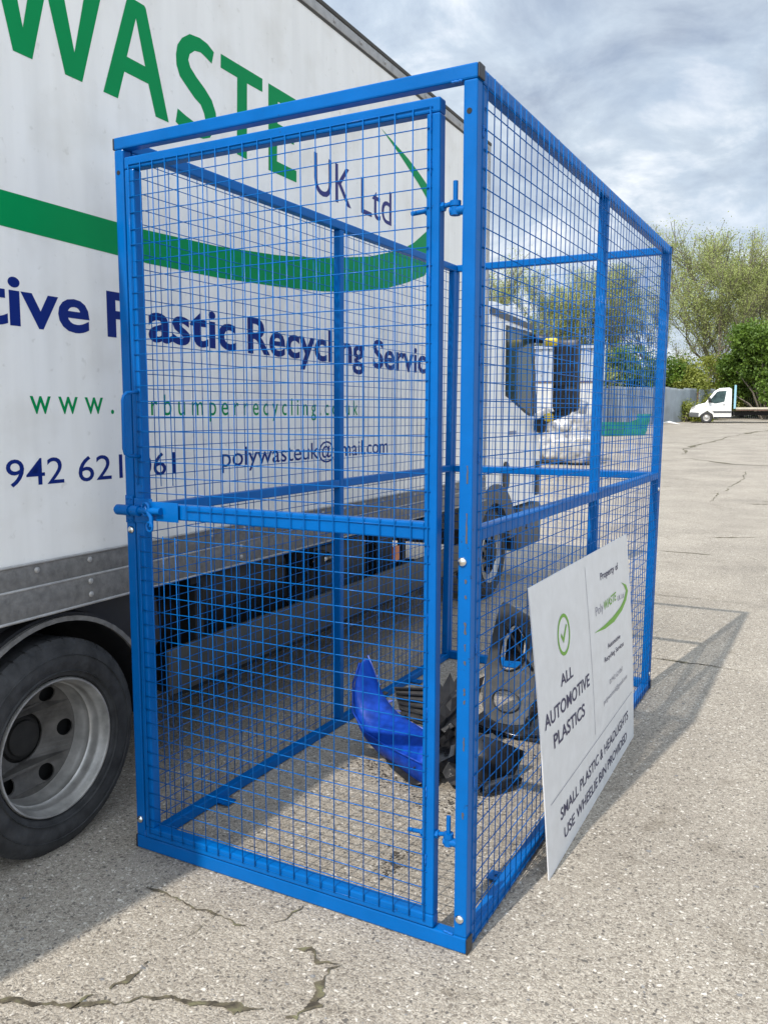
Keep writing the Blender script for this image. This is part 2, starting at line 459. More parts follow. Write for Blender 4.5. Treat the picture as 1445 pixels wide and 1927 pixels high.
class MB:
    """collects shapes of ONE piece."""

    def __init__(self):
        self.v, self.f, self.sm = [], [], []

    def add(self, vs, fs):
        n = len(self.v)
        self.v += [tuple(p) for p in vs]
        self.f += [tuple(i + n for i in q) for q in fs]

    def box(self, x0, x1, y0, y1, z0, z1, bev=0.0):
        if bev <= 0:
            vs = [(x, y, z) for x in (x0, x1) for y in (y0, y1) for z in (z0, z1)]
            self.add(vs, [(0, 1, 3, 2), (4, 6, 7, 5), (0, 4, 5, 1), (2, 3, 7, 6), (0, 2, 6, 4), (1, 5, 7, 3)])
        else:
            bm = bmesh.new()
            bmesh.ops.create_cube(bm, size=1)
            bmesh.ops.scale(bm, vec=(x1 - x0, y1 - y0, z1 - z0), verts=bm.verts)
            bmesh.ops.translate(bm, vec=((x0 + x1) / 2, (y0 + y1) / 2, (z0 + z1) / 2), verts=bm.verts)
            bmesh.ops.bevel(bm, geom=bm.edges[:], offset=bev, segments=2, profile=.5, affect='EDGES')
            self.bm(bm)
        return self

    def bm(self, bm):
        bm.verts.index_update()
        self.add([v.co for v in bm.verts], [[v.index for v in f.verts] for f in bm.faces])
        bm.free()
        return self

    def tube(self, pts, r, n=6, cap=True, r1=None):
        pts = [Vector(p) for p in pts]
        m = len(pts)
        rings = []
        prev = None
        for i, p in enumerate(pts):
            if i == 0: d = pts[1] - pts[0]
            elif i == m - 1: d = pts[-1] - pts[-2]
            else: d = (pts[i + 1] - pts[i]).normalized() + (pts[i] - pts[i - 1]).normalized()
            d.normalize()
            if prev is None:
                a = Vector((0, 0, 1)) if abs(d.z) < .9 else Vector((1, 0, 0))
                u = d.cross(a).normalized()
            else:
                u = (prev - d * prev.dot(d)).normalized()
            prev = u
            w = d.cross(u)
            rr = r if r1 is None else r + (r1 - r) * i / (m - 1)
            rings.append([p + (u * math.cos(2 * PI * k / n) + w * math.sin(2 * PI * k / n)) * rr for k in range(n)])
        vs = [q for ring in rings for q in ring]
        fs = []
        for i in range(m - 1):
            for k in range(n):
                a, b = i * n + k, i * n + (k + 1) % n
                fs.append((a, b, b + n, a + n))
        if cap:
            fs.append(tuple(reversed(range(n))))
            fs.append(tuple((m - 1) * n + k for k in range(n)))
        self.add(vs, fs)
        return self

    def lathe_x(self, prof, n=48, cy=0, cz=0, close=False):
        """profile of (x, radius), turned round the X axis through (cy, cz)."""
        vs = [(x, cy + r * math.cos(2 * PI * k / n), cz + r * math.sin(2 * PI * k / n)) for x, r in prof for k in range(n)]
        fs = []
        for i in range(len(prof) - 1):
            for k in range(n):
                a, b = i * n + k, i * n + (k + 1) % n
                fs.append((a, b, b + n, a + n))
        self.add(vs, fs)
        return self

    def dome(self, c, ax, r, h, n=10):
        """dome-headed bolt on point c, axis ax."""
        ax = Vector(ax).normalized()
        a = Vector((0, 0, 1)) if abs(ax.z) < .9 else Vector((1, 0, 0))
        u = ax.cross(a).normalized(); w = ax.cross(u)
        c = Vector(c)
        vs, fs = [], []
        prof = [(r, 0), (r * .97, h * .35), (r * .75, h * .75), (r * .4, h * .95)]
        for rr, hh in prof:
            vs += [c + ax * hh + (u * math.cos(2 * PI * k / n) + w * math.sin(2 * PI * k / n)) * rr for k in range(n)]
        vs.append(c + ax * h)
        for i in range(len(prof) - 1):
            for k in range(n):
                a_, b_ = i * n + k, i * n + (k + 1) % n
                fs.append((a_, b_, b_ + n, a_ + n))
        t = len(prof) - 1
        for k in range(n):
            fs.append((t * n + k, t * n + (k + 1) % n, len(vs) - 1))
        self.add(vs, fs)
        return self

    def prism(self, poly, x0, x1):
        """(y, z) polygon extruded along X."""
        n = len(poly)
        vs = [(x0, y, z) for y, z in poly] + [(x1, y, z) for y, z in poly]
        fs = [tuple(reversed(range(n))), tuple(range(n, 2 * n))]
        fs += [(i, (i + 1) % n, n + (i + 1) % n, n + i) for i in range(n)]
        self.add(vs, fs)
        return self

    def build(self, name, material, parent=None, smooth=False, fn=None, loc=None, auto=None):
        me = bpy.data.meshes.new(name)
        vs = [fn(p) for p in self.v] if fn else self.v
        me.from_pydata(vs, [], self.f)
        bm = bmesh.new(); bm.from_mesh(me)
        bmesh.ops.recalc_face_normals(bm, faces=bm.faces[:])
        bm.to_mesh(me); bm.free()
        me.update()
        o = new_obj(name, me, material, parent, smooth, loc)
        if auto is not None:
            for p in me.polygons: p.use_smooth = True
            me.set_sharp_from_angle(angle=R(auto))
        return o


def text_uv(body, u0, u1, vb, cap, bold=0.0, slant=0.0):
    """flat letters fitted between u0 and u1, on baseline vb with capital height cap: returns verts (u, v) and faces."""
    c = bpy.data.curves.new('lettering', 'FONT')
    c.body = body
    c.offset = bold
    c.resolution_u = 4
    o = bpy.data.objects.new('lettering', c)
    COL.objects.link(o)
    bpy.context.view_layer.update()
    dg = bpy.context.evaluated_depsgraph_get()
    me = bpy.data.meshes.new_from_object(o.evaluated_get(dg))
    bpy.data.objects.remove(o)
    xs = [v.co.x for v in me.vertices]
    a, b = min(xs), max(xs)
    k = (u1 - u0) / (b - a)
    H = 0.70 + bold
    vs = [(u0 + (v.co.x - a) * k + slant * v.co.y * cap / H, vb + v.co.y * cap / H) for v in me.vertices]
    fs = [tuple(p.vertices) for p in me.polygons]
    bpy.data.meshes.remove(me)
    bpy.data.curves.remove(c)
    return vs, fs


def fill_poly(loops):
    """triangulated (u, v) polygon with holes."""
    bm = bmesh.new()
    es = []
    for lp in loops:
        vv = [bm.verts.new((u, v, 0)) for u, v in lp]
        es += [bm.edges.new((vv[i], vv[(i + 1) % len(vv)])) for i in range(len(vv))]
    bmesh.ops.triangle_fill(bm, use_beauty=True, use_dissolve=False, edges=es, normal=(0, 0, 1))
    bm.verts.index_update()
    vs = [(v.co.x, v.co.y) for v in bm.verts]
    fs = [tuple(v.index for v in f.verts) for f in bm.faces]
    bm.free()
    return vs, fs


def smooth_closed(pts, it=2):
    for _ in range(it):
        q = []
        for i in range(len(pts)):
            a, b = pts[i], pts[(i + 1) % len(pts)]
            q.append((a[0] * .75 + b[0] * .25, a[1] * .75 + b[1] * .25))
            q.append((a[0] * .25 + b[0] * .75, a[1] * .25 + b[1] * .75))
        pts = q
    return pts


def gz(y):
    """the yard rises gently away from the truck."""
    if y < 7: return 0.0
    if y < 11: return 0.0213 * (y - 7) ** 2 / 8
    return 0.0213 * (y - 9)


# ------------------------------------------------------------------ ground
def make_ground():
    ys = [-60, -30, -12, -6, -3, 0, 3, 6, 7, 8, 9, 10, 11, 14, 20, 30, 45, 60, 75, 100, 150, 300, 700]
    xs = [-500, -200, -100, -60, -40, -25, -15, -8, -4, 0, 4, 8, 15, 30, 60, 120, 300]
    vs = [(x, y, gz(y)) for y in ys for x in xs]
    nx = len(xs)
    fs = [(j * nx + i, j * nx + i + 1, (j + 1) * nx + i + 1, (j + 1) * nx + i) for j in range(len(ys) - 1) for i in range(nx - 1)]
    me = bpy.data.meshes.new('ground')
    me.from_pydata(vs, [], fs)
    g = new_obj('ground', me, 'concrete')
    tag(g, 'grey exposed-aggregate concrete yard with cracked slabs', 'ground', kind='structure')
    return g


GROUND = make_ground()


def crack(pts, w, seed, name='crack', h=.0035, gaps=0.0, step=.012):
    """irregular dirt-filled crack; width and line wander at several scales."""
    rnd = random.Random(seed)
    P = [Vector((x, y, 0)) for x, y in pts]
    step = step * .55
    dense = []
    for a, b in zip(P[:-1], P[1:]):
        n = max(2, int((b - a).length / step))
        for i in range(n):
            dense.append(a.lerp(b, i / n))
    dense.append(P[-1])
    n = len(dense)

    def wander(per, amp):
        k = max(2, int(n / per) + 2)
        c = [rnd.gauss(0, amp) for _ in range(k + 1)]
        out = []
        for i in range(n):
            t = i / n * k; j = int(t); f = t - j; f = f * f * (3 - 2 * f)
            out.append(c[min(j, k)] * (1 - f) + c[min(j + 1, k)] * f)
        return out

    am = min(w, .011) if step < .02 else w
    mid = [a + b + c for a, b, c in zip(wander(22, am * 1.1), wander(7, am * .6), wander(2.5, am * .3))]
    wide = [math.exp(a + b) for a, b in zip(wander(16, .55), wander(4, .35))]
    L_, Rr = [], []
    for i, p in enumerate(dense):
        d = (dense[min(i + 1, n - 1)] - dense[max(i - 1, 0)])
        d = d.normalized() if d.length > 0 else Vector((1, 0, 0))
        nrm = Vector((-d.y, d.x, 0))
        tpr = min(1, (i + .2) / 7, (n - i - .8) / 7)
        ww = w * .46 * wide[i] * tpr
        c = p + nrm * mid[i]
        z = gz(p.y) + h
        a_, b_ = ww * rnd.uniform(.6, 1.25), ww * rnd.uniform(.6, 1.25)
        L_.append((c.x + nrm.x * a_, c.y + nrm.y * a_, z)); Rr.append((c.x - nrm.x * b_, c.y - nrm.y * b_, z))
    keep, on = [], True
    for i in range(n - 1):
        if gaps and rnd.random() < .06: on = rnd.random() > gaps
        keep.append(on)
    mb = MB()
    mb.add(L_ + Rr, [(i, i + 1, n + i + 1, n + i) for i in range(n - 1) if keep[i]])
    return mb.build(name, 'crack', GROUND)


crack([(-.3, -1.12), (0, -.93), (.269, -.783), (.389, -.726), (.489, -.664), (.61, -.581), (.735, -.546), (.896, -.482), (1.041, -.435), (1.135, -.402), (1.4, -.36)], .015, 1, gaps=.12)
crack([(1.041, -.435), (.996, -.329), (.986, -.236), (1.01, -.214)], .034, 2)
crack([(1.01, -.214), (.945, -.212), (.838, -.208)], .022, 3)
crack([(.47, -.722), (.49, -.613), (.512, -.495)], .012, 4, gaps=.4)
crack([(.512, -.495), (.518, -.40), (.522, -.319)], .005, 14, gaps=.6)
crack([(.522, -.319), (.525, -.2), (.526, -.074), (.548, -.043)], .004, 5, gaps=.6)
crack([(.708, -.159), (.748, -.013)], .005, 6)
crack([(.209, -.185), (.295, -.189), (.423, -.19), (.526, -.187), (.657, -.186)], .010, 7, gaps=.2)
crack([(1.165, 3.401), (1.539, 3.37), (1.883, 3.352), (3.5, 3.33), (6, 3.3)], .010, 8, step=.03, gaps=.35)
crack([(.35, 7.95), (.609, 7.913), (1.051, 7.884)], .022, 9, step=.05)
crack([(1.344, 7.872), (1.5, 7.845)], .025, 10, step=.04)
crack([(-2.2, 25.3), (-2.45, 30.3), (-2.23, 37.3), (-1.2, 46), (-.2, 56)], .10, 11, step=.25)
crack([(-2.49, 23.7), (-1.68, 23.7), (-.3, 21.95), (2, 21.4), (6, 21)], .06, 12, step=.2)
crack([(-1.71, 35.96), (-.5, 37), (3, 38)], .09, 13, step=.25, gaps=.3)
crack([(-.1, 5.4), (1.2, 5.43), (2.8, 5.35)], .006, 15, step=.03, gaps=.6)
crack([(-3, 13.3), (.2, 13.2), (6, 13.1)], .022, 16, step=.06, gaps=.5)
crack([(.2, 13.2), (.35, 17), (.1, 21.8)], .03, 17, step=.1, gaps=.4)
crack([(.75, 9.2), (1.4, 9.6)], .02, 18, step=.05)
crack([(-.4, 17.2), (.9, 17.0)], .03, 19, step=.08, gaps=.5)


# ------------------------------------------------------------------ the cage
W, D, H, T = 1.304, 2.789, 2.5, 0.040
BEV = .005


def rack(p):
    x, y, z = p
    return (x + .0105 * (y / 2.75) * (z - 1.25), y, z)


CAGE = empty('mesh_cage', (0, 0, 0))
tag(CAGE, 'tall blue painted wire mesh cage with hinged door, standing on concrete', 'cage')


def bar(name, parent, x0, x1, y0, y1, z0, z1, m='blue', bev=BEV):
    return MB().box(x0, x1, y0, y1, z0, z1, bev).build(name, m, parent, fn=rack)


def wires(name, parent, segs, r=.0017, n=5):
    mb = MB()
    rw = random.Random(len(segs))
    for a, b in segs:
        a, b = Vector(a), Vector(b)
        d = (b - a).normalized()
        a = a - d * rw.uniform(-.001, .004); b = b + d * rw.uniform(-.001, .004)
        j = lambda k: Vector((rw.gauss(0, k) if abs(d.x) < .5 and abs(a.x - b.x) < .01 else 0, rw.gauss(0, k) if abs(d.y) < .5 else 0, rw.gauss(0, k) if abs(d.z) < .5 else 0))
        flat = .35
        pts = []
        for t in (0, .33, .67, 1):
            q = a.lerp(b, t) + j(.0011)
            pts.append(q)
        mb.tube(pts, r, n)
    return tag(mb.build(name, 'blue', parent, fn=rack, smooth=True), kind='stuff')


def bolts(parent, lst, ax, r=.0135, h=.009):
    for c in lst:
        MB().dome(c, ax, r, h, 14).build('bolt', 'zinc', parent, fn=rack, auto=50)


def lug(parent, x0, x1, y, z=.012):
    """floor-fixing tab with a hole."""
    me = bpy.data.curves.new('lug', 'CURVE'); me.dimensions = '2D'; me.fill_mode = 'BOTH'; me.extrude = .0025
    y0, y1 = y - .028, y + .028
    s = me.splines.new('POLY'); s.points.add(3); s.use_cyclic_u = True
    for q, p in zip(s.points, ((x0, y0), (x1, y0), (x1, y1), (x0, y1))): q.co = (p[0], p[1], 0, 1)
    s = me.splines.new('POLY'); s.points.add(11); s.use_cyclic_u = True
    xc = (x0 + x1) / 2
    for k, q in enumerate(s.points): q.co = (xc + .009 * math.cos(k * PI / 6), y + .009 * math.sin(k * PI / 6), 0, 1)
    o = bpy.data.objects.new('tmp', me); COL.objects.link(o)
    bpy.context.view_layer.update()
    ms = bpy.data.meshes.new_from_object(o.evaluated_get(bpy.context.evaluated_depsgraph_get()))
    bpy.data.objects.remove(o)
    ob = new_obj('fixing_lug', ms, 'blue', parent)
    ob.location = (0, 0, z)
    return ob


# front and back frames
FRONT = empty('front_frame', parent=CAGE)
BACK = empty('back_frame', parent=CAGE)
for fr, y0, isf in ((FRONT, 0.0, True), (BACK, D - T, False)):
    y1 = y0 + T
    bar('top_rail', fr, 0, W, y0, y1, H - T, H)
    bar('bottom_rail', fr, 0, W, y0, y1, 0.002, T + .012)
    for x0 in (0, W - T):
        bar('post', fr, x0, x0 + T, y0 + .0008, y1 - .0008, T + .012, H - T)
    for x0, x1 in ((-.006, 0), (W, W + .006)):
        bar('end_cap', fr, x0, x1, y0 + .0005, y1 - .0005, H - T + .001, H - .001, 'cap', .0025)
        bar('end_cap', fr, x0, x1, y0 + .0005, y1 - .0005, .001, T + .010, 'cap', .0025)
    if isf:
        bolts(fr, [(.023, y0, 1.182), (.020, y0, .114), (W - .026, y0, 1.175), (W - .021, y0, .108)], (0, -1, 0))
        for x, z in ((W - .022, 2.38), (.018, 2.386)):
            mb = MB(); mb.tube([(x, y0 - .0004, z), (x, y0 + .004, z)], .0075, 14)
            mb.build('bolt_hole', 'under', fr, fn=rack)
        # worn paint along the latch-side edge of the hinge post
        rnd = random.Random(3)
        for zc, hh in ((1.42, .05), (1.27, .085), (1.12, .012), (1.075, .01), (.985, .035), (.93, .02), (.885, .012), (.80, .022), (.77, .012), (.645, .04), (.43, .02)):
            ww = rnd.uniform(.0035, .0065)
            xs = W - .0135
            n = 7
            pts = [(xs - ww * rnd.uniform(.3, 1), zc - hh / 2 + hh * i / (n - 1)) for i in range(n)] + [(xs + ww * rnd.uniform(0, .6), zc + hh / 2 - hh * i / (n - 1)) for i in range(n)]
            vs, fs = fill_poly([pts])
            mb = MB(); mb.add([(u, y0 - .0004, v) for u, v in vs], fs)
            mb.build('paint_chip', 'chip', fr, fn=rack)
        # weld beads at the corners
        for (x, z, dx, dz) in ((W - T - .004, H - T - .001, -.03, 0), (W - T - .002, T + .012, -.03, .004), (T + .002, T + .012, .0, .02)):
            mb = MB(); mb.tube([(x + dx * i / 5, y0 + .0015, z + dz * i / 5 + .002 * (i % 2)) for i in range(6)], .0035, 6)
            mb.build('weld_bead', 'weld', fr, fn=rack, smooth=True)
    else:
        bar('middle_rail', fr, T, W - T, y0 + .001, y1 - .001, 1.222, 1.262)
        bolts(fr, [(W - .022, y0, 1.175), (W - .022, y0, .108), (.022, y0, 1.175), (.022, y0, .108)], (0, -1, 0))
        z0, z1, p = .075, 2.43, .0517
        nz = int((z1 - z0) / p); nx = int((W - 2 * .02) / .0525)
        ym = y1 + .004
        seg = [((.012, ym, z0 + i * p), (W - .012, ym, z0 + i * p)) for i in range(nz + 1)]
        seg += [((.02 + i * .0525, ym + .003, .05), (.02 + i * .0525, ym + .003, 2.44)) for i in range(nx + 1)]
        wires('wire_mesh', fr, seg)

# side panels
for sgn, x0 in ((1, W - T), (-1, 0.0)):
    S = empty('side_panel', parent=CAGE)
    x1 = x0 + T
    xo = x1 if sgn > 0 else x0             # outer face
    ya, yb = T + .003, D - T - .003
    e_ = .0006
    bar('top_rail', S, x0, x1, ya, yb, H - T - .002, H - .002)
    bar('bottom_rail', S, x0, x1, ya, yb, .003, T + .003)
    for a, b in ((ya, ya + T), (D / 2 - T / 2, D / 2 + T / 2), (yb - T, yb)):
        bar('post', S, x0 + e_, x1 - e_, a + e_, b - e_, T + .003, H - T - .002)
    for a, b in ((ya + T, D / 2 - T / 2), (D / 2 + T / 2, yb - T)):
        bar('middle_rail', S, x0 + 2 * e_, x1 - 2 * e_, a, b, 1.226, 1.266)
    xm = xo + sgn * .0025
    xv = xo + sgn * .0057
    py = (yb - ya - .024) / 51
    seg = [((xv, ya + .012 + i * py, .016), (xv, ya + .012 + i * py, 2.486)) for i in range(52)]
    seg += [((xm, ya + .006, .0205 + i * .0517), (xm, yb - .006, .0205 + i * .0517)) for i in range(48)]
    wires('wire_mesh', S, seg)
    for yy in (.43, 2.2):
        if sgn > 0: lug(S, x0 - .055, x0 + .004, yy)
        else: lug(S, x1 - .004, x1 + .055, yy)
    if sgn > 0:
        rnd = random.Random(8)
        for zz in (2.32, 1.85, 1.72, 1.45, .9, .5):
            mb = MB(); mb.tube([(xo - .001, ya + .004, zz + i * .008) for i in range(5)], .0035, 6)
            mb.build('weld_bead', 'weld', S, fn=rack, smooth=True)
        bolts(S, [(xo + .0, yb - .022, 1.17), (xo + .0, yb - .022, .10)], (1, 0, 0), .012, .008)

# door
DOOR = empty('door', parent=CAGE)
dx0, dx1, dz0, dz1 = .0505, 1.200, .0565, 2.430
DY0, DY1 = -.006, .034
bar('top_rail', DOOR, dx0, dx1, DY0, DY1, dz1 - T, dz1)
bar('bottom_rail', DOOR, dx0, dx1, DY0, DY1, dz0, dz0 + T)
for x in (dx0, dx1 - T):
    bar('stile', DOOR, x, x + T, DY0 + .0006, DY1 - .0006, dz0 + T, dz1 - T)
bar('middle_rail', DOOR, dx0 + T, dx1 - T, DY0 + .002, DY1 - .002, 1.228, 1.280)
yh, yv = DY0 - .0018, DY0 - .0050
vx = [.0735 + i * .0524 for i in range(22)]
hz = [.0764 + i * .0517 for i in range(46)]
seg = []
for x in vx:
    if x < .235:
        seg += [((x, yv, hz[0]), (x, yv, 1.17)), ((x, yv, 1.345), (x, yv, hz[-1]))]
    else:
        seg.append(((x, yv, hz[0]), (x, yv, hz[-1])))
for z in hz:
    a = .283 if 1.2 < z < 1.3 else vx[0] - .003
    seg.append(((a, yh, z), (vx[-1] + .003, yh, z)))
wires('wire_mesh', DOOR, seg)
for zz in (2.36, 2.34, 2.23, 1.93, 1.54, 1.18, .98, .70, .46, .25):
    mb = MB(); mb.tube([(dx1 - T + .013 + .0015 * (i % 2), DY0 - .001, zz + i * .009) for i in range(5)], .0032, 6)
    mb.build('weld_bead', 'weld', DOOR, fn=rack, smooth=True)
# pull handle (bent rod standing off the stile)
mb = MB()
mb.tube([(.082, DY0, 1.66), (.079, -.055, 1.655), (.077, -.068, 1.645), (.076, -.072, 1.63), (.074, -.072, 1.47), (.075, -.068, 1.452), (.077, -.055, 1.444), (.080, DY0, 1.44)], .006, 10)
mb.build('pull_handle', 'blue', DOOR, fn=rack, smooth=True)
# shoot bolt
LATCH = empty('shoot_bolt', parent=DOOR)
pl = MB(); pl.box(.088, .252, DY0 - .009, DY0 - .0052, 1.222, 1.288, .001)
pl.box(dx0 + .002, .132, DY0 - .006, DY0 - .001, 1.212, 1.296, .001)
pl.box(.003, .0385, -.0042, -.0002, 1.207, 1.303, .001)
pl.tube([(-.014, -.024, 1.254), (.045, -.024, 1.254)], .0185, 14)
pl.tube([(.056, -.024, 1.254), (.088, -.024, 1.254)], .0185, 14)
pl.tube([(-.022, -.024, 1.254), (.185, -.024, 1.257)], .0125, 12)
pl.tube([(.118, -.026, 1.268), (.150, -.034, 1.236), (.150, -.034, 1.205)], .008, 8)
tor = [(.146 + .013 * math.cos(k * PI / 7), -.038, 1.204 + .016 * math.sin(k * PI / 7)) for k in range(15)]
pl.tube(tor, .0042, 6)
tor = [(.122 + .016 * math.cos(k * PI / 7), -.03, 1.262 + .022 * math.sin(k * PI / 7)) for k in range(15)]
pl.tube(tor, .0045, 6)
for x, z in ((.012, 1.293), (.03, 1.293), (.012, 1.214), (.03, 1.214), (.062, 1.288), (.082, 1.288), (.062, 1.219), (.082, 1.219), (.238, 1.277), (.238, 1.232)):
    pl.dome((x, -.008 if x > .05 else -.004, z), (0, -1, 0), .0055, .004, 8)
lt = pl.build('shoot_bolt', 'blue', DOOR, fn=rack, auto=45)
bpy.data.objects.remove(LATCH)
# two adjustable hinges (eye bolt through the stile on a pin welded to the post)
for zc in (2.150, .352):
    mb = MB()
    mb.tube([(1.108, .012, zc - .012), (1.205, .012, zc - .006)], .0065, 10)
    mb.tube([(1.152, .012, zc - .0105), (1.162, .012, zc - .010)], .012, 6)
    mb.tube([(1.200, .012, zc - .004), (1.209, .012, zc - .004)], .0125, 6)
    mb.tube([(1.200, .012, zc - .004), (1.228, .012, zc + .002)], .0065, 10)
    mb.tube([(1.240, .012, zc - .006), (1.240, .012, zc + .008)], .0155, 14)
    mb.build('eye_bolt', 'blue', DOOR, fn=rack, auto=45)
    mb = MB()
    mb.tube([(1.240, .012, zc - .022), (1.240, .012, zc + .060)], .0068, 10)
    mb.tube([(1.226, .012, zc - .018), (1.268, .012, zc - .018)], .0125, 12)
    mb.tube([(1.240, .012, zc - .030), (1.240, .012, zc - .007)], .0135, 12)
    mb.build('hinge_pin', 'blue', FRONT, fn=rack, auto=45)


# ------------------------------------------------------------------ the box truck
TR = empty('box_truck', (-.2209, -.3409, .0393), .02796)
TR.scale = (.9752, .9752, .9752)
GZ = -.0403                      # yard level in the truck's own measure
tag(TR, 'white box lorry with green and navy lettering parked beside the blue cage', 'lorry')
SB0, SB1 = -3.1, 4.75            # rear and front end of the box body along the truck
BX = -2.50                       # far side
BODY = empty('box_body', parent=TR)
MB().box(BX + .002, -.003, SB0, SB1 - .05, 1.063, 3.665).build('side_panel', 'panel', BODY)
mb = MB(); mb.box(BX, .006, SB0, SB1, 3.668, 3.722, .004)
mb.build('roof_trim', 'alu', BODY, auto=40)
mb = MB(); mb.box(BX - .004, .010, SB0 - .004, SB1 + .004, 3.7225, 3.748, .006); mb.build('roof_edge', 'aludark', BODY, auto=40)
mb = MB(); mb.box(-.02, .0012, SB0, SB1 - .052, 3.655, 3.6675); mb.build('roof_seam', 'aludark', BODY)
mb = MB(); mb.box(-.06, .007, SB1 - .052, SB1 - .002, 1.066, 3.667, .006); mb.build('corner_post', 'alu', BODY, auto=40)
for z0, z1, xo in ((.978, 1.058, .003), (.866, .974, .006)):
    mb = MB(); mb.box(BX, xo, SB0, SB1 + .002, z0, z1, .003); mb.build('side_rail', 'alurail', BODY, auto=40)
for zz, rr in ((1.062, .005), (.976, .005), (.868, .006)):
    mb = MB(); mb.tube([(.004, SB0, zz), (.004, SB1, zz)], rr, 8); mb.build('rail_bead', 'alu', BODY, smooth=True)
k = 0
s = SB0 + .12
riv_mesh = None
rivs = []
for i in range(25): rivs.append((.007, 1.949 - .3035 * 15 + i * .3035, 3.694, .012))
for i in range(30): rivs.append((.003, .142 - .245 * 11 + i * .245 * 1.0, 1.036, .012) if i % 1 == 0 else None)
for i in range(9): rivs += [(.006, .385 + (i - 4) * .95, .953, .012), (.006, .385 + (i - 4) * .95, .902, .012)]
for i in range(13): rivs.append((.007, SB1 - .03, 1.2 + i * .2, .008))
for x, s, z, r in rivs:
    if s < SB0 + .03 or s > SB1 - .02 or (abs(s - .63) < .12 and z < 1.04): continue
    if riv_mesh is None:
        o = MB().dome((0, 0, 0), (1, 0, 0), 1, .55, 8).build('rivet', 'alu', BODY, auto=50)
        riv_mesh = o.data
    else:
        o = new_obj('rivet', riv_mesh, None, BODY)
    o.location = (x, s, z); o.scale = (r, r, r)


# lettering on the side
def decal(name, vf, m, x=.0009, parent=None):
    vs, fs = vf
    mb = MB(); mb.add([(x - .003, u, v) for u, v in vs], fs)
    o = mb.build(name, m, parent or BODY)
    return o


ZT, ZB = 3.172, 2.779
Wl = [(.048, ZT), (.148, ZB), (.226, ZB), (.297, 3.03), (.367, ZB), (.446, ZB), (.571, ZT), (.494, ZT), (.414, 2.869), (.345, ZT), (.266, ZT), (.192, 2.868), (.128, ZT)]
decal('lettering', fill_poly([Wl]), 'green')
decal('lettering', fill_poly([[(.692, 3.176), (.548, ZB), (.622, ZB), (.661, 2.889), (.792, 2.888), (.83, 2.775), (.907, 2.775), (.79, 3.169), (.782, 3.176)], [(.733, 3.11), (.677, 2.949), (.777, 2.948)]]), 'green')
Sl = [(1.214, 3.159), (1.17, 3.178), (1.119, 3.183), (1.053, 3.174), (1.003, 3.14), (.973, 3.102), (.963, 3.062), (.964, 3.022), (.983, 2.983), (1.028, 2.954), (1.076, 2.925), (1.115, 2.91), (1.137, 2.881), (1.144, 2.859), (1.129, 2.837), (1.106, 2.827), (1.062, 2.826), (1.013, 2.835), (.965, 2.848), (.95, 2.791), (.994, 2.774), (1.059, 2.767), (1.127, 2.772), (1.174, 2.79), (1.205, 2.827), (1.222, 2.871), (1.219, 2.907), (1.192, 2.952), (1.146, 2.985), (1.091, 3.014), (1.053, 3.04), (1.04, 3.066), (1.05, 3.093), (1.083, 3.118), (1.123, 3.126), (1.157, 3.118), (1.197, 3.106)]
decal('lettering', fill_poly([Sl]), 'green')
decal('lettering', fill_poly([[(1.263, 3.171), (1.581, 3.172), (1.579, 3.112), (1.456, 3.110), (1.445, 2.769), (1.368, 2.772), (1.381, 3.111), (1.26, 3.112)]]), 'green')
decal('lettering', fill_poly([[(1.63, 3.169), (1.871, 3.170), (1.870, 3.109), (1.71, 3.109), (1.704, 3.005), (1.851, 3.005), (1.851, 2.944), (1.700, 2.944), (1.696, 2.824), (1.872, 2.822), (1.871, 2.765), (1.622, 2.765)]]), 'green')
decal('lettering', text_uv('Poly', -1.02, -.02, ZB, .395, -.004), 'indigo')
decal('lettering', text_uv('UK', 2.046, 2.447, 2.757, .213, .0), 'indigo')
decal('lettering', text_uv('Ltd', 2.568, 2.967, 2.760, .208, .0), 'indigo')
sw_in = [(-2.2, 2.47), (-1.6, 2.385), (-1.0, 2.345), (-.4, 2.325), (.067, 2.319), (.585, 2.317), (.753, 2.318), (1.197, 2.333), (1.69, 2.373), (2.14, 2.431), (2.684, 2.529), (3.112, 2.641), (3.3, 2.716), (3.5, 2.825), (3.575, 2.90), (3.575, 2.98), (3.495, 3.054), (3.355, 3.118), (3.1, 3.215)]
sw_out = [(2.825, 3.307), (3.2, 3.232), (3.355, 3.190), (3.5, 3.143), (3.62, 3.06), (3.675, 2.95), (3.665, 2.80), (3.60, 2.65), (3.48, 2.529), (3.2, 2.445), (2.891, 2.367), (2.49, 2.296), (2.138, 2.253), (1.687, 2.219), (1.193, 2.195), (.757, 2.188), (.579, 2.193), (.06, 2.203), (-.4, 2.22), (-1.0, 2.26), (-1.6, 2.33)]
decal('swoosh', fill_poly([sw_in + sw_out]), 'green')
decal('lettering', text_uv('Automo', -1.06, -.066, 1.886, .172, .021), 'navy')
decal('lettering', text_uv('tive', -.045, .437, 1.886, .172, .021), 'navy')
decal('lettering', text_uv('Plastic', .526, 1.336, 1.884, .172, .021), 'navy')
decal('lettering', text_uv('Recycling', 1.428, 2.605, 1.880, .172, .021), 'navy')
decal('lettering', text_uv('Services', 2.717, 3.80, 1.872, .174, .021), 'navy')
decal('lettering', text_uv('w w w .', .150, .545, 1.586, .094, .004), 'green')
tag(decal('lettering', text_uv('c a r b u m p e r r e c y c l i n g . c o . u k', .585, 2.52, 1.580, .088, .002), 'green'), kind='stuff')
decal('lettering', text_uv('01942', -.135, .286, 1.336, .095, .002), 'navy')
decal('lettering', text_uv('621', .355, .580, 1.334, .095, .002), 'navy')
decal('lettering', text_uv('061', .665, .892, 1.331, .095, .002), 'navy')
decal('lettering', text_uv('polywasteuk@gmail.com', 1.209, 2.922, 1.342, .090, .002), 'navy')


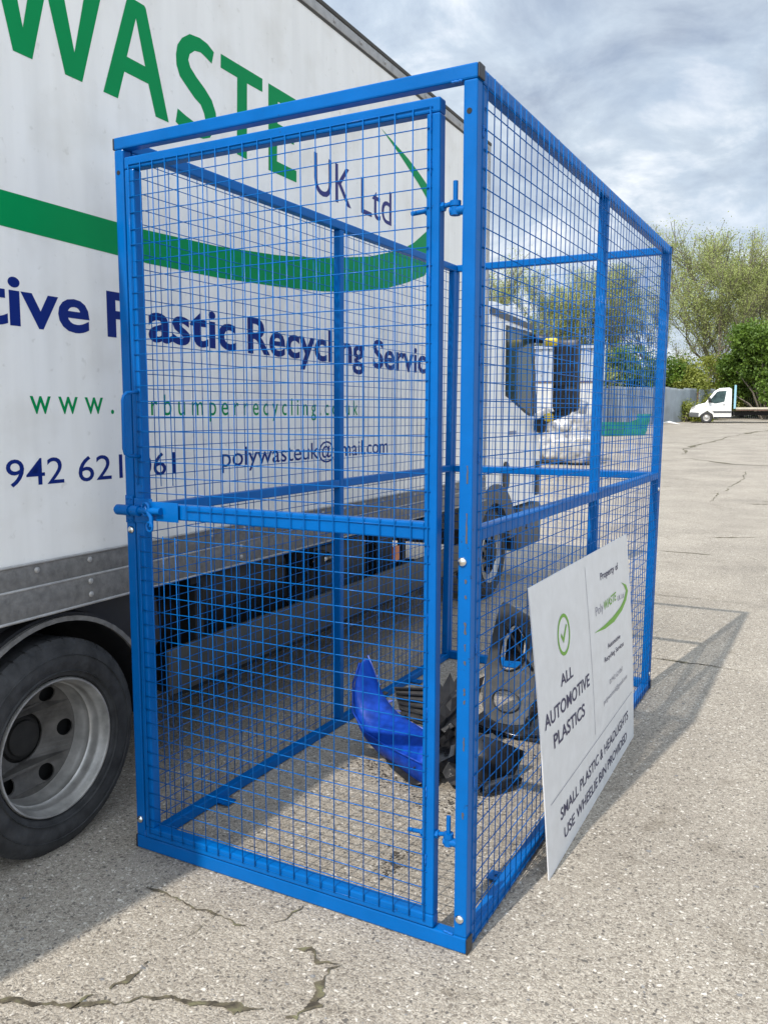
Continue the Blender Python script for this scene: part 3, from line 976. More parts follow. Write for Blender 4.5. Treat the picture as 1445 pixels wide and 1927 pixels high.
# chassis, side guard, fuel tank under the box
CH = empty('chassis', parent=TR)
MB().box(-2.25, -.25, SB0, SB1, .80, .864).build('floor_bearer', 'under', CH)
for x in (-1.75, -.95):
    MB().box(x - .05, x + .05, SB0, 6.1, .52, .799).build('chassis_rail', 'under', CH)
MB().box(-.85, -.32, 1.35, 2.25, .34, .78, .06).build('fuel_tank', 'blackp', CH, auto=40)
MB().box(-.80, -.30, 2.5, 3.2, .36, .76, .03).build('battery_box', 'greyp', CH, auto=40)
MB().box(-.78, -.36, 3.5, 3.75, .4, .78, .03).build('air_tank', 'guard', CH, auto=40)
MB().tube([(-.22, 2.35, .70), (-.22, 2.53, .70)], .035, 14).build('strap_end', 'zinc', CH, smooth=True)
MB().box(-.05, -.035, 3.08, 3.17, .60, .70, .004).build('side_marker', 'amber', CH)
MB().box(-2.3, -.10, 1.0, 4.5, .30, .36).build('cross_member', 'under', CH)
mb = MB(); mb.box(-.062, -.040, .86, 4.42, .345, .555, .006); mb.build('side_guard', 'guard', TR, auto=40)
for s in (1.1, 2.2, 3.3, 4.2):
    MB().box(-.10, -.0635, s - .03, s + .03, .33, .80).build('guard_bracket', 'under', CH)


def wheel(s0, xo, dual):
    wz = .3545
    wh = empty('wheel', (0, s0, wz), parent=TR)
    Rt = .398
    w = .215
    # tyre: sidewall bulge, shoulder and tread
    prof = [(xo - .030, .258), (xo - .012, .268), (xo - .002, .300), (xo, .328), (xo - .006, .360), (xo - .016, .378), (xo - .024, .388), (xo - .034, Rt), (xo - .075, Rt + .001), (xo - w / 2, Rt + .001),
            (xo - w + .034, Rt), (xo - w + .016, .378), (xo - w, .32), (xo - w + .02, .26)]
    n = 72
    mb = MB()
    mb.lathe_x(prof, n)
    # sidewall ribs
    for rr in (.285, .345):
        mb.lathe_x([(xo - .006, rr - .003), (xo + .0015, rr), (xo - .006, rr + .003)], n)
    mb.build('tyre', 'tyre', wh, auto=35)
    # tread blocks standing round the shoulder
    tb = MB()
    for k_ in range(44):
        a = 2 * PI * (k_ + .5) / 44
        ca, sa = math.cos(a), math.sin(a)
        da = 2 * PI / 44 * .42
        vs = []
        for x, r in ((xo - .014, .373), (xo - .022, .3875), (xo - .036, Rt + .0045), (xo - .062, Rt + .0055)):
            for sg in (-1, 1):
                vs.append((x, r * math.cos(a + sg * da), r * math.sin(a + sg * da)))
        tb.add(vs, [(0, 1, 3, 2), (2, 3, 5, 4), (4, 5, 7, 6), (0, 2, 4, 6), (1, 7, 5, 3)])
    tb.build('tread', 'tyre', wh)
    if dual:
        mb = MB(); mb.lathe_x([(x - .25, r) for x, r in prof], 48); mb.build('inner_tyre', 'tyre', wh, auto=35)
    # rim: rolled flange, stepped barrel
    mb = MB()
    dish = .155 if dual else .03
    rp = [(xo - .034, .254), (xo - .020, .2600), (xo - .012, .256), (xo - .012, .250), (xo - .022, .246), (xo - .05, .241), (xo - .056, .236), (xo - .066, .2385), (xo - .076, .2345), (xo - .088, .235), (xo - .094, .228), (xo - .104, .2305), (xo - .120, .227), (xo - .130, .222), (xo - dish - .0, .220), (xo - dish - .012, .214)]
    if not dual:
        rp = rp[:7] + [(xo - .04, .200), (xo - .03, .18)]
    mb.lathe_x(rp, 64)
    mb.build('rim', 'rim', wh, auto=60)
    # disc with hand holes
    cu = bpy.data.curves.new('disc', 'CURVE'); cu.dimensions = '2D'; cu.fill_mode = 'BOTH'; cu.extrude = .004
    def circ(cx, cy, rx, n_, ry=None, rot=0):
        sp = cu.splines.new('POLY'); sp.points.add(n_ - 1); sp.use_cyclic_u = True
        for k_, q in enumerate(sp.points):
            x_, y_ = rx * math.cos(2 * PI * k_ / n_), (ry or rx) * math.sin(2 * PI * k_ / n_)
            q.co = (cx + x_ * math.cos(rot) - y_ * math.sin(rot), cy + x_ * math.sin(rot) + y_ * math.cos(rot), 0, 1)
    rd = .216 if dual else .184
    circ(0, 0, rd, 64)
    circ(0, 0, .095, 32)
    for k_ in range(6):
        a = 2 * PI * k_ / 6 - .06
        rh = .178 if dual else .15
        circ(rh * math.cos(a), rh * math.sin(a), .030, 20, .034, a)
    ob = bpy.data.objects.new('tmp', cu); COL.objects.link(ob)
    bpy.context.view_layer.update()
    ms = bpy.data.meshes.new_from_object(ob.evaluated_get(bpy.context.evaluated_depsgraph_get()))
    bpy.data.objects.remove(ob)
    # lay the disc in the wheel plane and cone it outwards to the middle
    xd = xo - dish - .012
    for v in ms.vertices:
        r_ = math.hypot(v.co.x, v.co.y)
        sag = -.085 * max(0, (rd - r_) / rd) if dual else .03 * max(0, (rd - r_) / rd)
        v.co = (xd + v.co.z + sag, v.co.x, v.co.y)
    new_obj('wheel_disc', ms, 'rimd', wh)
    # hub, studs
    mb = MB()
    xh = xd - .075 if dual else xd + .01
    mb.lathe_x([(xh - .05, .098), (xh + .012, .096), (xh + .016, .086), (xh + .030, .082), (xh + .034, .070), (xh + .046, .068), (xh + .050, .060), (xh + .050, .0)], 32)
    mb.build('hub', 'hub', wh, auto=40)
    for k_ in range(8):
        a = 2 * PI * k_ / 8 + .2
        mb = MB(); mb.tube([(xh - .005, .113 * math.cos(a), .113 * math.sin(a)), (xh + .03, .113 * math.cos(a), .113 * math.sin(a))], .014, 6)
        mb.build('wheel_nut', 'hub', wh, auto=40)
    mb = MB(); mb.lathe_x([(xo - .235, .245), (xo - .235, .0)], 32); mb.build('brake_drum', 'under', wh)
    return wh


wheel(.214, .004, True)
wheel(5.08, -.045, False)
mw = empty('wheel', (-2.46, .208, .3545), 0, TR)
mb = MB(); mb.lathe_x([(-.0, .26), (-.01, .35), (.03, .398), (.45, .398), (.47, .35), (.47, .05), (0, .05)], 40); mb.build('tyre', 'tyre', mw, auto=35)
mw = empty('wheel', (-2.40, 5.08, .3545), 0, TR)
mb = MB(); mb.lathe_x([(-.0, .26), (-.01, .35), (.03, .398), (.2, .398), (.22, .35), (.22, .05), (0, .05)], 40); mb.build('tyre', 'tyre', mw, auto=35)
# rear mudguard
MG = empty('mudguard', parent=TR)
mb = MB()
n = 32
cs, cz = .2375, .337
for (ra, rb, xa, xb, nm, m_) in ((.492, .512, -.62, -.036, 'guard_shell', 'blackp'), (.482, .500, -.0355, -.020, 'guard_edge', 'alurail')):
    mb = MB(); vs = []; fs = []
    for i in range(n + 1):
        a = R(-4) + R(188) * i / n
        for r_, x_ in ((ra, xa), (rb, xa), (rb, xb), (ra, xb)):
            vs.append((x_, cs + r_ * math.cos(a), cz + r_ * math.sin(a)))
    for i in range(n):
        for j in range(4):
            fs.append((i * 4 + j, i * 4 + (j + 1) % 4, (i + 1) * 4 + (j + 1) % 4, (i + 1) * 4 + j))
    mb.add(vs, fs)
    mb.build(nm, m_, MG, auto=40)
MB().box(-.64, -.60, -.35, .85, .45, .80).build('inner_wall', 'under', MG)
# dark flank of the guard filling the space up to the rail
fl = [(cs + .515 * math.cos(R(a)), cz + .515 * math.sin(R(a))) for a in range(20, 161, 7)]
fl = fl + [(cs - .62, .60), (cs - .60, .79), (cs - .5, .862), (cs + .5, .862), (cs + .60, .79), (cs + .62, .60)]
vs, fs = fill_poly([fl])
mb = MB(); mb.add([(-.085, u, v) for u, v in vs], fs); mb.build('guard_flank', 'blackp', MG)

# ---- cab
CAB = empty('cab', parent=TR)
arch = [(5.08 + .50 * math.cos(R(a)), .376 + .50 * math.sin(R(a))) for a in range(12, 121, 9)]
prof = [(4.86, .90), (4.86, 2.44), (4.93, 2.535), (5.10, 2.555), (5.60, 2.555), (5.86, 2.525), (6.04, 2.475), (6.13, 2.40), (6.30, 1.66), (6.37, 1.50), (6.43, 1.25), (6.45, 1.0), (6.43, .73), (5.60, .73), (5.585, .50)] + arch
bm = bmesh.new()
XW = -2.26
vv = [bm.verts.new((-.036, y, z)) for y, z in prof]
bm.faces.new(vv)
ex = bmesh.ops.extrude_face_region(bm, geom=bm.faces[:])
bmesh.ops.translate(bm, vec=(XW, 0, 0), verts=[g for g in ex['geom'] if isinstance(g, bmesh.types.BMVert)])
bm.normal_update()
ee = [e for e in bm.edges if all(abs(v.co.x + .036) < 1e-4 or abs(v.co.x - XW + .036) < 1e-4 for v in e.verts) and (abs(e.verts[0].co.x - e.verts[1].co.x) < 1e-4) and max(v.co.z for v in e.verts) > 2.38]
bmesh.ops.bevel(bm, geom=ee, offset=.06, segments=4, profile=.5, affect='EDGES')
MB().bm(bm).build('shell', 'white', CAB, auto=40)
win = [(5.335, 2.345), (5.350, 1.765), (5.44, 1.745), (5.60, 1.705), (5.90, 1.625), (6.02, 1.60), (6.215, 1.592), (6.115, 2.345)]
def flat(name, poly, x, m, parent=CAB, th=.004):
    vs, fs = fill_poly([poly])
    mb = MB(); mb.add([(x + th, u, v) for u, v in vs], fs)
    mb.add([(x, u, v) for u, v in poly] + [(x + th, u, v) for u, v in poly], [(i, (i + 1) % len(poly), len(poly) + (i + 1) % len(poly), len(poly) + i) for i in range(len(poly))])
    return mb.build(name, m, parent)
cx_, cz_ = 5.75, 1.98
flat('window_seal', [(cx_ + (u - cx_) * 1.05, cz_ + (v - cz_) * 1.07) for u, v in win], -.036, 'blackp', th=.003)
flat('side_window', win, -.036, 'glass', th=.006)
flat('quarter_bar', [(6.045, 2.345), (6.125, 2.365), (6.285, 1.60), (6.165, 1.592)], -.036, 'blackp', th=.009)
flat('roof_band', [(4.90, 2.425), (6.06, 2.395), (6.06, 2.44), (5.5, 2.462), (4.90, 2.475)], -.036, 'greyp', th=.014)
flat('door_seam', [(5.215, 2.40), (5.225, 2.40), (5.225, .98), (5.215, .98)], -.036, 'greyp', th=.0015)
flat('door_seam', [(6.27, 1.58), (6.28, 1.58), (6.24, .80), (6.23, .80)], -.036, 'greyp', th=.0015)
flat('door_handle', smooth_closed([(5.30, 1.16), (5.30, .90), (5.46, .90), (5.47, 1.08), (5.42, 1.16)], 2), -.036, 'blackp', th=.012)
flat('badge', [(5.42, 1.40), (5.66, 1.40), (5.66, 1.435), (5.42, 1.435)], -.036, 'gink', th=.003)
flat('corner_vent', [(6.30, 1.12), (6.40, 1.12), (6.40, .78), (6.30, .78)], -.036, 'blackp', th=.016)
# windscreen
mb = MB(); mb.add([(-.14, 6.14, 2.37), (-2.16, 6.14, 2.37), (-2.16, 6.305, 1.66), (-.14, 6.305, 1.66)], [(0, 1, 2, 3)]); mb.build('windscreen', 'glass', CAB)
# grey arch trim and step
mb = MB(); vs = []; fs = []
n = 20
for i in range(n + 1):
    a = R(8) + R(140) * i / n
    for r_, x_ in ((.43, -.10), (.60, -.10), (.60, -.018), (.47, -.014), (.43, -.03)):
        vs.append((x_, 5.08 + r_ * math.cos(a), .376 + r_ * math.sin(a)))
for i in range(n):
    for j in range(5): fs.append((i * 5 + j, i * 5 + (j + 1) % 5, (i + 1) * 5 + (j + 1) % 5, (i + 1) * 5 + j))
mb.add(vs, fs); mb.build('arch_trim', 'greyp', CAB, auto=40)
mb = MB(); mb.box(-2.30, -.016, 5.80, 6.50, .28, .70, .04); mb.build('bumper', 'greyp', CAB, auto=40)
mb = MB(); mb.box(-.25, -.02, 5.62, 5.84, .30, .64, .03); mb.build('step', 'blackp', CAB, auto=40)
MB().box(-.012, -.006, 5.96, 6.12, .48, .56).build('step_plate', 'blackp', CAB)
# mirrors and arms
MIR = empty('wing_mirror', parent=CAB)
mb = MB(); mb.box(.155, .415, 6.14, 6.26, 1.61, 2.30, .045); mb.build('mirror_housing', 'blackp', MIR, auto=40)
mb = MB(); mb.box(.178, .392, 6.132, 6.1395, 1.86, 2.24, .003); mb.build('mirror_glass', 'blackg', MIR)
mb = MB(); mb.box(.178, .392, 6.132, 6.1395, 1.65, 1.83, .003); mb.build('mirror_glass', 'blackg', MIR)
mb = MB(); mb.tube([(-.05, 6.14, 2.32), (.06, 6.17, 2.31), (.12, 6.19, 2.28), (.20, 6.20, 2.26)], .045, 10); mb.build('arm', 'blackp', MIR, smooth=True)
mb = MB(); mb.box(.075, .205, 6.10, 6.21, 2.235, 2.315, .025); mb.build('arm_cover', 'yellow', MIR, auto=40)
mb = MB(); mb.tube([(-.06, 6.27, 1.50), (.02, 6.25, 1.50), (.10, 6.22, 1.55), (.30, 6.20, 1.62), (.37, 6.20, 1.72)], .045, 10); mb.build('arm', 'blackp', MIR, smooth=True)
mb = MB(); mb.box(.085, .175, 6.12, 6.21, 1.515, 1.60, .03); mb.build('arm_cover', 'yellow', MIR, auto=40)
mb = MB(); mb.box(-.04, .08, 6.20, 6.34, 1.40, 1.55, .05); mb.build('arm_bracket', 'blackp', MIR, auto=40)


# ------------------------------------------------------------------ the notice board leaning on the cage
def sign_pt(u, v, off=0.0):
    bl, br = Vector((1.398, .508, .0)), Vector((1.370, 1.970, .0))
    tl, tr_ = Vector((1.3205, .455, 1.020)), Vector((1.3205, 1.880, 1.022))
    p = bl.lerp(br, u).lerp(tl.lerp(tr_, u), v)
    p.x += .010 * math.sin(PI * v) * (.6 + .4 * u) + off
    return p


SIGN = None
nu, nv = 16, 16
vs, fs = [], []
for lay in (0, 1):
    for j in range(nv + 1):
        for i in range(nu + 1):
            p = sign_pt(i / nu, j / nv, -.004 * lay)
            vs.append(tuple(p))
K = (nu + 1) * (nv + 1)
for lay in (0, 1):
    for j in range(nv):
        for i in range(nu):
            a = lay * K + j * (nu + 1) + i
            q = (a, a + 1, a + nu + 2, a + nu + 1)
            fs.append(q if lay == 0 else tuple(reversed(q)))
edge = [i for i in range(nu + 1)] + [j * (nu + 1) + nu for j in range(1, nv + 1)] + [nv * (nu + 1) + i for i in range(nu - 1, -1, -1)] + [j * (nu + 1) for j in range(nv - 1, 0, -1)]
for a, b in zip(edge, edge[1:] + edge[:1]): fs.append((b, a, a + K, b + K))
mb = MB(); mb.add(vs, fs)
SIGN = mb.build('notice_board', 'signw', auto=60)
tag(SIGN, 'white notice board reading ALL AUTOMOTIVE PLASTICS leaning against the blue cage', 'notice board')


def inked(name, vf, m):
    vs, fs = vf
    bm_ = MB(); bm_.add([tuple(sign_pt(u, v, .0012)) for u, v in vs], fs)
    return bm_.build(name, m, SIGN)


def text_width(body):
    c = bpy.data.curves.new('lettering', 'FONT'); c.body = body + 'l'
    o = bpy.data.objects.new('lettering', c); COL.objects.link(o)
    bpy.context.view_layer.update()
    w_ = o.dimensions.x
    bpy.data.objects.remove(o); bpy.data.curves.remove(c)
    return w_


def stxt(body, u0, u1, v0, v1, cap, m='ink', bold=.016, slant=0.0):
    """text whose baseline runs from (u0, v0) to (u1, v1), one object per word."""
    words = body.split(' ')
    el = text_width('')
    full = text_width(body) - el
    pos, pre = [], ''
    for w_ in words:
        a = text_width(pre) - el if pre else 0.0
        b = text_width(pre + w_) - el
        pos.append((a / full, b / full))
        pre += w_ + ' '
    for w_, (a, b) in zip(words, pos):
        ua, ub = u0 + (u1 - u0) * a + (.004 if a else 0), u0 + (u1 - u0) * b
        vs, fs = text_uv(w_, ua, ub, 0, cap, bold, slant)
        vs = [(u, v + v0 + (v1 - v0) * (u - u0) / (u1 - u0)) for u, v in vs]
        inked('lettering', (vs, fs), m)


def strip(pts, w, wv):
    return fill_poly([[(pts[0][0] - w, pts[0][1] + wv), (pts[0][0] + w, pts[0][1] - wv), (pts[1][0] + w, pts[1][1] - wv), (pts[1][0] - w, pts[1][1] + wv)]])


def line_v(u, va, vb, w):
    n_ = 12
    vs = []
    for i in range(n_ + 1):
        v = va + (vb - va) * i / n_
        vs += [(u[0] + (u[1] - u[0]) * i / n_ - w, v), (u[0] + (u[1] - u[0]) * i / n_ + w, v)]
    return vs, [(2 * i, 2 * i + 1, 2 * i + 3, 2 * i + 2) for i in range(n_)]


inked('dividing_line', line_v((.478, .470), .275, .962, .0011), 'gink')
inked('dividing_line', ([(.042 + .93 * i / 12, .242 + sg * .0013) for i in range(13) for sg in (-1, 1)], [(2 * i, 2 * i + 1, 2 * i + 3, 2 * i + 2) for i in range(12)]), 'gink')
# tick in a ring
uc, vc = .233, .772
asp = 1.44 / 1.023
def ring(r0, r1, n_=48):
    vs = [(uc + r * math.cos(2 * PI * k / n_), vc + asp * r * math.sin(2 * PI * k / n_)) for k in range(n_) for r in (r0, r1)]
    return vs, [(2 * k, 2 * k + 1, (2 * k + 3) % (2 * n_), (2 * k + 2) % (2 * n_)) for k in range(n_)]
inked('ring', ring(.0445, .0535), 'grn2')
inked('tick', fill_poly([[(.207, .773), (.213, .783), (.226, .762), (.256, .805), (.263, .797), (.227, .742)]]), 'grn2')
stxt('ALL', .178, .288, .600, .596, .043)
stxt('AUTOMOTIVE', .033, .440, .509, .499, .050)
stxt('PLASTICS', .093, .378, .416, .405, .050)
stxt('Property of', .627, .848, .872, .869, .030, bold=.014)
stxt('Poly', .549, .637, .742, .742, .037, 'gink', -.006)
stxt('WASTE', .640, .797, .739, .742, .037, 'grn2', .012, .15)
stxt('UK Ltd', .818, .904, .730, .724, .024, 'gink', .0)
inked('swoosh', fill_poly([[(.521, .681), (.645, .660), (.758, .655), (.869, .673), (.933, .702), (.965, .738), (.945, .772), (.877, .801), (.913, .777), (.937, .746), (.903, .714), (.843, .693), (.748, .681), (.635, .677)]]), 'grn2')
stxt('Automotive', .663, .826, .566, .558, .022, bold=.008)
stxt('Recycling Services', .617, .868, .522, .509, .022, bold=.008)
stxt('01942 621061', .665, .840, .407, .400, .022, 'gink', -.002)
stxt('polywasteuk@gmail.com', .588, .900, .350, .341, .022, 'gink', -.002)
stxt('SMALL PLASTIC & HEADLIGHTS', .116, .906, .138, .138, .044, bold=.011)
stxt('USE WHEELIE BIN PROVIDED', .140, .884, .055, .046, .042, bold=.011)


# ------------------------------------------------------------------ scrap plastics in the cage
def sheet(name, rows, m, parent=None, th=.004, sub=2, rim=None):
    """surface through a grid of points, thickened."""
    nr_, nc_ = len(rows), len(rows[0])
    vs = [p for r_ in rows for p in r_]
    fs = [(j * nc_ + i, j * nc_ + i + 1, (j + 1) * nc_ + i + 1, (j + 1) * nc_ + i) for j in range(nr_ - 1) for i in range(nc_ - 1)]
    me = bpy.data.meshes.new(name); me.from_pydata(vs, [], fs)
    o = bpy.data.objects.new(name, me); COL.objects.link(o)
    if sub:
        md = o.modifiers.new('s', 'SUBSURF'); md.levels = md.render_levels = sub
    md = o.modifiers.new('t', 'SOLIDIFY'); md.thickness = th
    bpy.context.view_layer.update()
    ms = bpy.data.meshes.new_from_object(o.evaluated_get(bpy.context.evaluated_depsgraph_get()))
    bpy.data.objects.remove(o)
    ms.name = name
    return new_obj(name, ms, m, parent, True)


def lift(rows):     # keep every point above ground
    return [[(x, y, max(z, .006)) for x, y, z in r_] for r_ in rows]


BB = empty('car_bumper', (.5, 1.1, 0))
tag(BB, 'royal blue car bumper with one corner turned up, lying inside the cage', 'bumper')
off = Vector((-.5, -1.1, 0))
def rel(rows): return [[tuple(Vector(p) + off) for p in r_] for r_ in lift(rows)]
up_e = [(.284, 1.22, .452), (.306, 1.24, .374), (.326, 1.26, .277), (.392, 1.25, .208), (.493, 1.19, .186), (.725, 1.04, .205)]
md1 = [(.262, 1.20, .430), (.245, 1.18, .350), (.262, 1.14, .240), (.345, 1.10, .170), (.465, 1.06, .145), (.738, .93, .155)]
md2 = [(.252, 1.20, .400), (.224, 1.175, .285), (.245, 1.14, .150), (.345, 1.085, .085), (.475, 1.03, .075), (.750, .89, .085)]
lo_e = [(.246, 1.20, .370), (.228, 1.18, .225), (.285, 1.20, .060), (.375, 1.155, .012), (.510, 1.085, .012), (.775, .895, .012)]
sheet('bumper_skin', rel([up_e, md1, md2, lo_e]), 'bblue', BB)
mb = MB(); mb.tube([tuple(Vector(p) + off) for p in up_e], .0035, 6); mb.build('torn_edge', 'bluein', BB, smooth=True)
cr = [Vector(p).lerp(Vector(q), .5) + Vector((-.004, -.006, .004)) for p, q in zip(md1, md2)]
mb = MB(); mb.tube([tuple(p + off) for p in cr], .0045, 6); mb.build('crease', 'bblue', BB, smooth=True)
rnd = random.Random(4)
for i in range(1, len(up_e) - 1):
    p = Vector(up_e[i]); q = Vector(up_e[i + 1]); d_ = (q - p)
    for t in (.25, .7):
        c_ = p + d_ * t + off
        mb = MB(); mb.box(-.012, .012, -.001, .030, -.003, .001)
        o_ = mb.build('clip_tab', 'bluein' if rnd.random() < .5 else 'blackp', BB); o_.location = c_; o_.rotation_euler = (rnd.uniform(-.3, .3), rnd.uniform(-.2, .2), math.atan2(d_.y, d_.x))
# grille insert standing behind the skin, with its slats
ga, gb = Vector((.315, 1.42, .245)), Vector((.520, 1.42, .275))
gc, gd = Vector((.420, 1.30, .150)), Vector((.575, 1.30, .130))
mb = MB(); mb.add([tuple(p + off) for p in (ga, gb, gd, gc)] + [tuple(p + off + Vector((0, .012, -.012))) for p in (ga, gb, gd, gc)], [(0, 1, 2, 3), (7, 6, 5, 4), (0, 4, 5, 1), (1, 5, 6, 2), (2, 6, 7, 3), (3, 7, 4, 0)])
mb.build('grille', 'blackp', BB)
for k in range(6):
    t = (k + .5) / 6
    mb = MB(); mb.tube([tuple(ga.lerp(gc, t) + off + Vector((.01, -.006, .006))), tuple(gb.lerp(gd, t) + off + Vector((-.01, -.006, .006)))], .006, 5)
    mb.build('grille_slat', 'blackg', BB)
sheet('lower_lip', rel([[(.42, 1.10, .02), (.52, 1.03, .012), (.62, .96, .012), (.70, .90, .02)], [(.46, 1.18, .05), (.56, 1.10, .045), (.66, 1.03, .045), (.74, .97, .05)]]), 'blackp', BB)

BK = empty('bumper_insert', (.72, 1.35, 0))
tag(BK, 'broken black bumper insert with jagged upper edge behind the blue bumper', 'bumper part')
off = Vector((-.72, -1.35, 0))
top = [(.47, 1.42, .23), (.53, 1.47, .30), (.555, 1.48, .265), (.585, 1.50, .335), (.605, 1.50, .29), (.64, 1.50, .345), (.70, 1.46, .30), (.78, 1.40, .30)]
m1 = [(.49, 1.38, .15), (.54, 1.40, .17), (.58, 1.40, .18), (.60, 1.40, .19), (.63, 1.40, .20), (.67, 1.38, .20), (.73, 1.34, .20), (.80, 1.28, .20)]
m2 = [(.52, 1.34, .09), (.56, 1.34, .10), (.60, 1.33, .10), (.63, 1.32, .10), (.67, 1.30, .11), (.71, 1.28, .12), (.77, 1.23, .12), (.83, 1.18, .12)]
bt = [(.56, 1.32, .01), (.60, 1.30, .01), (.64, 1.28, .01), (.68, 1.25, .01), (.72, 1.22, .01), (.76, 1.19, .01), (.81, 1.14, .01), (.86, 1.08, .01)]
sheet('insert_shell', rel([top, m1, m2, bt]), 'blackp', BK, sub=0)
mb = MB(); mb.tube([tuple(Vector(p) + off) for p in ((.545, 1.36, .14), (.60, 1.43, .22), (.66, 1.46, .29))], .004, 6); mb.build('scraped_rib', 'scuff', BK, smooth=True)
mb = MB(); mb.tube([tuple(Vector(p) + off) for p in ((.57, 1.26, .17), (.66, 1.18, .10), (.72, 1.12, .075))], .005, 6); mb.build('scraped_rib', 'scuff', BK, smooth=True)
for k in range(4):
    mb = MB(); mb.box(-.012, .012, -.10, .05, 0, .012, .003)
    o_ = mb.build('clip', 'blackp', BK); o_.location = (-.17 + .07 * k, .05 - .03 * k, .15 + .02 * k); o_.rotation_euler = (.9, .3 * k, .4 - .2 * k)


def shard(parent, c, L_, w_, rot, seed, m='blackp', name='shard'):
    """bent broken strip of bumper plastic with ragged ends and a stiffening rib."""
    rnd = random.Random(seed)
    n = 7
    rows = []
    for j in range(3):
        row = []
        for i in range(n):
            t = i / (n - 1) - .5
            ww = w_ * (1 - .5 * abs(t)) * (1 + rnd.uniform(-.22, .22))
            x = t * L_ + (rnd.uniform(-.12, .12) * L_ if i in (0, n - 1) else 0)
            y = (j - 1) * ww * .5
            z = .16 * L_ * (t * 2) ** 2 * (1 if seed % 2 else -1) + .25 * w_ * (1 - (j - 1) ** 2) + rnd.uniform(-.008, .008)
            row.append((x, y, z))
        rows.append(row)
    o = sheet(name, rows, m, parent, .004, 0)
    for p in o.data.polygons: p.use_smooth = False
    o.location = c; o.rotation_euler = rot
    return o


for i, (c, L_, w_, rot, m) in enumerate((
        ((-.02, -.20, .07), .30, .12, (.5, .2, .5), 'blackp'), ((.07, -.25, .11), .26, .10, (1.0, -.3, .9), 'blackg'),
        ((-.08, -.08, .22), .26, .07, (.9, -.9, .3), 'blackp'), ((.02, .0, .22), .30, .06, (.3, -1.0, .9), 'blackg'),
        ((.05, -.15, .20), .24, .09, (1.2, .4, 2.0), 'blackp'), ((.13, -.34, .05), .24, .10, (.3, .1, -.6), 'blackp'),
        ((-.12, .02, .12), .28, .09, (.7, .5, -.4), 'blackg'), ((.0, -.32, .045), .22, .07, (-.4, .2, 1.4), 'blackp'),
        ((.10, -.10, .09), .22, .10, (.2, -.5, 1.1), 'greyp'))):
    shard(BK, c, L_, w_, rot, 60 + i, m)

BP = empty('plastic_flap', (.95, 1.15, 0))
tag(BP, 'flat black plastic flap lying between the front post and the notice board', 'plastic panel')
off = Vector((-.95, -1.15, 0))
sheet('flap', rel([[(.855, 1.14, .205), (.94, 1.22, .16), (1.035, 1.30, .10)], [(.87, 1.09, .14), (.95, 1.17, .11), (1.03, 1.26, .065)], [(.90, 1.01, .035), (.955, 1.09, .03), (1.02, 1.20, .02)]]), 'blackp', BP, sub=0)
sheet('torn_foot', rel([[(.93, .99, .035), (1.0, 1.08, .06), (1.06, 1.19, .05)], [(.965, .965, .008), (1.03, 1.05, .012), (1.085, 1.16, .012)]]), 'blackg', BP, sub=1)

# upright black bumper end with a lamp opening
BU = empty('bumper_shell', (.76, 1.85, 0))
tag(BU, 'black bumper shell standing on end with a fog lamp opening, behind the notice board', 'bumper')
bm = bmesh.new()
outer = [(-.14, .02), (-.15, .22), (-.125, .40), (-.035, .66), (.02, .63), (.16, .55), (.185, .40), (.19, .12), (.15, .03)]
hole = [(-.06, .30), (-.045, .43), (.03, .545), (.075, .49), (.095, .42), (.07, .315), (.0, .275)]
hole2 = [(-.07, .10), (-.075, .16), (-.01, .19), (.07, .17), (.085, .11), (.02, .075)]
vs, fs = fill_poly([smooth_closed(outer, 2), smooth_closed(hole, 2), smooth_closed(hole2, 2)])
def curl(u, v): return (u, -.10 + .9 * u * u * 2 + .10 * math.sin(v * 4) - .12 * u, v)
me = bpy.data.meshes.new('shell'); me.from_pydata([curl(u, v) for u, v in vs], [], fs)
o = bpy.data.objects.new('tmp', me); COL.objects.link(o)
md = o.modifiers.new('t', 'SOLIDIFY'); md.thickness = .006
bpy.context.view_layer.update()
ms = bpy.data.meshes.new_from_object(o.evaluated_get(bpy.context.evaluated_depsgraph_get())); bpy.data.objects.remove(o)
new_obj('shell', ms, 'greyp', BU)
for hl, rr in ((hole, .0045), (hole2, .004)):
    pts = smooth_closed(hl, 2); pts = pts + pts[:2]
    mb = MB(); mb.tube([(p[0], p[1] - .006, p[2]) for p in (curl(u, v) for u, v in pts)], rr, 6, cap=False); mb.build('opening_rim', 'blackp', BU, smooth=True)
mb = MB(); mb.add([curl(u * .9, v) for u, v in [(-.05, .31), (.06, .32), (.07, .44), (.02, .51), (-.04, .42)]], [(0, 1, 2, 3, 4)]); o_ = mb.build('lamp_bowl', 'blackg', BU); o_.location = (0, .05, 0)
mb = MB(); mb.tube([curl(-.03, .52), curl(.05, .40), curl(.12, .30)], .008, 6); mb.build('rib', 'blackp', BU, smooth=True)
mb = MB(); mb.box(-.16, .24, -.20, .10, .0, .022, .006); mb.build('splitter', 'blackp', BU, auto=40)
mb = MB(); mb.tube([(-.2, -.16, .03), (0, -.21, .028), (.12, -.22, .028), (.25, -.16, .028)], .010, 8); mb.build('splitter_edge', 'blackg', BU, smooth=True)
for k in range(5):
    mb = MB(); mb.box(-.014, .014, -.02, .02, 0, .05, .004); o_ = mb.build('bracket', 'blackp', BU); o_.location = (.13 + .012 * k, -.08 + .02 * k, .03 + .045 * k); o_.rotation_euler = (.3 * k, .2, .5 * k)
mb = MB(); mb.box(-.05, .03, -.0, .05, .215, .25, .006); o_ = mb.build('clip_strip', 'bblue', BU); o_.location = (.045, .03, .0)

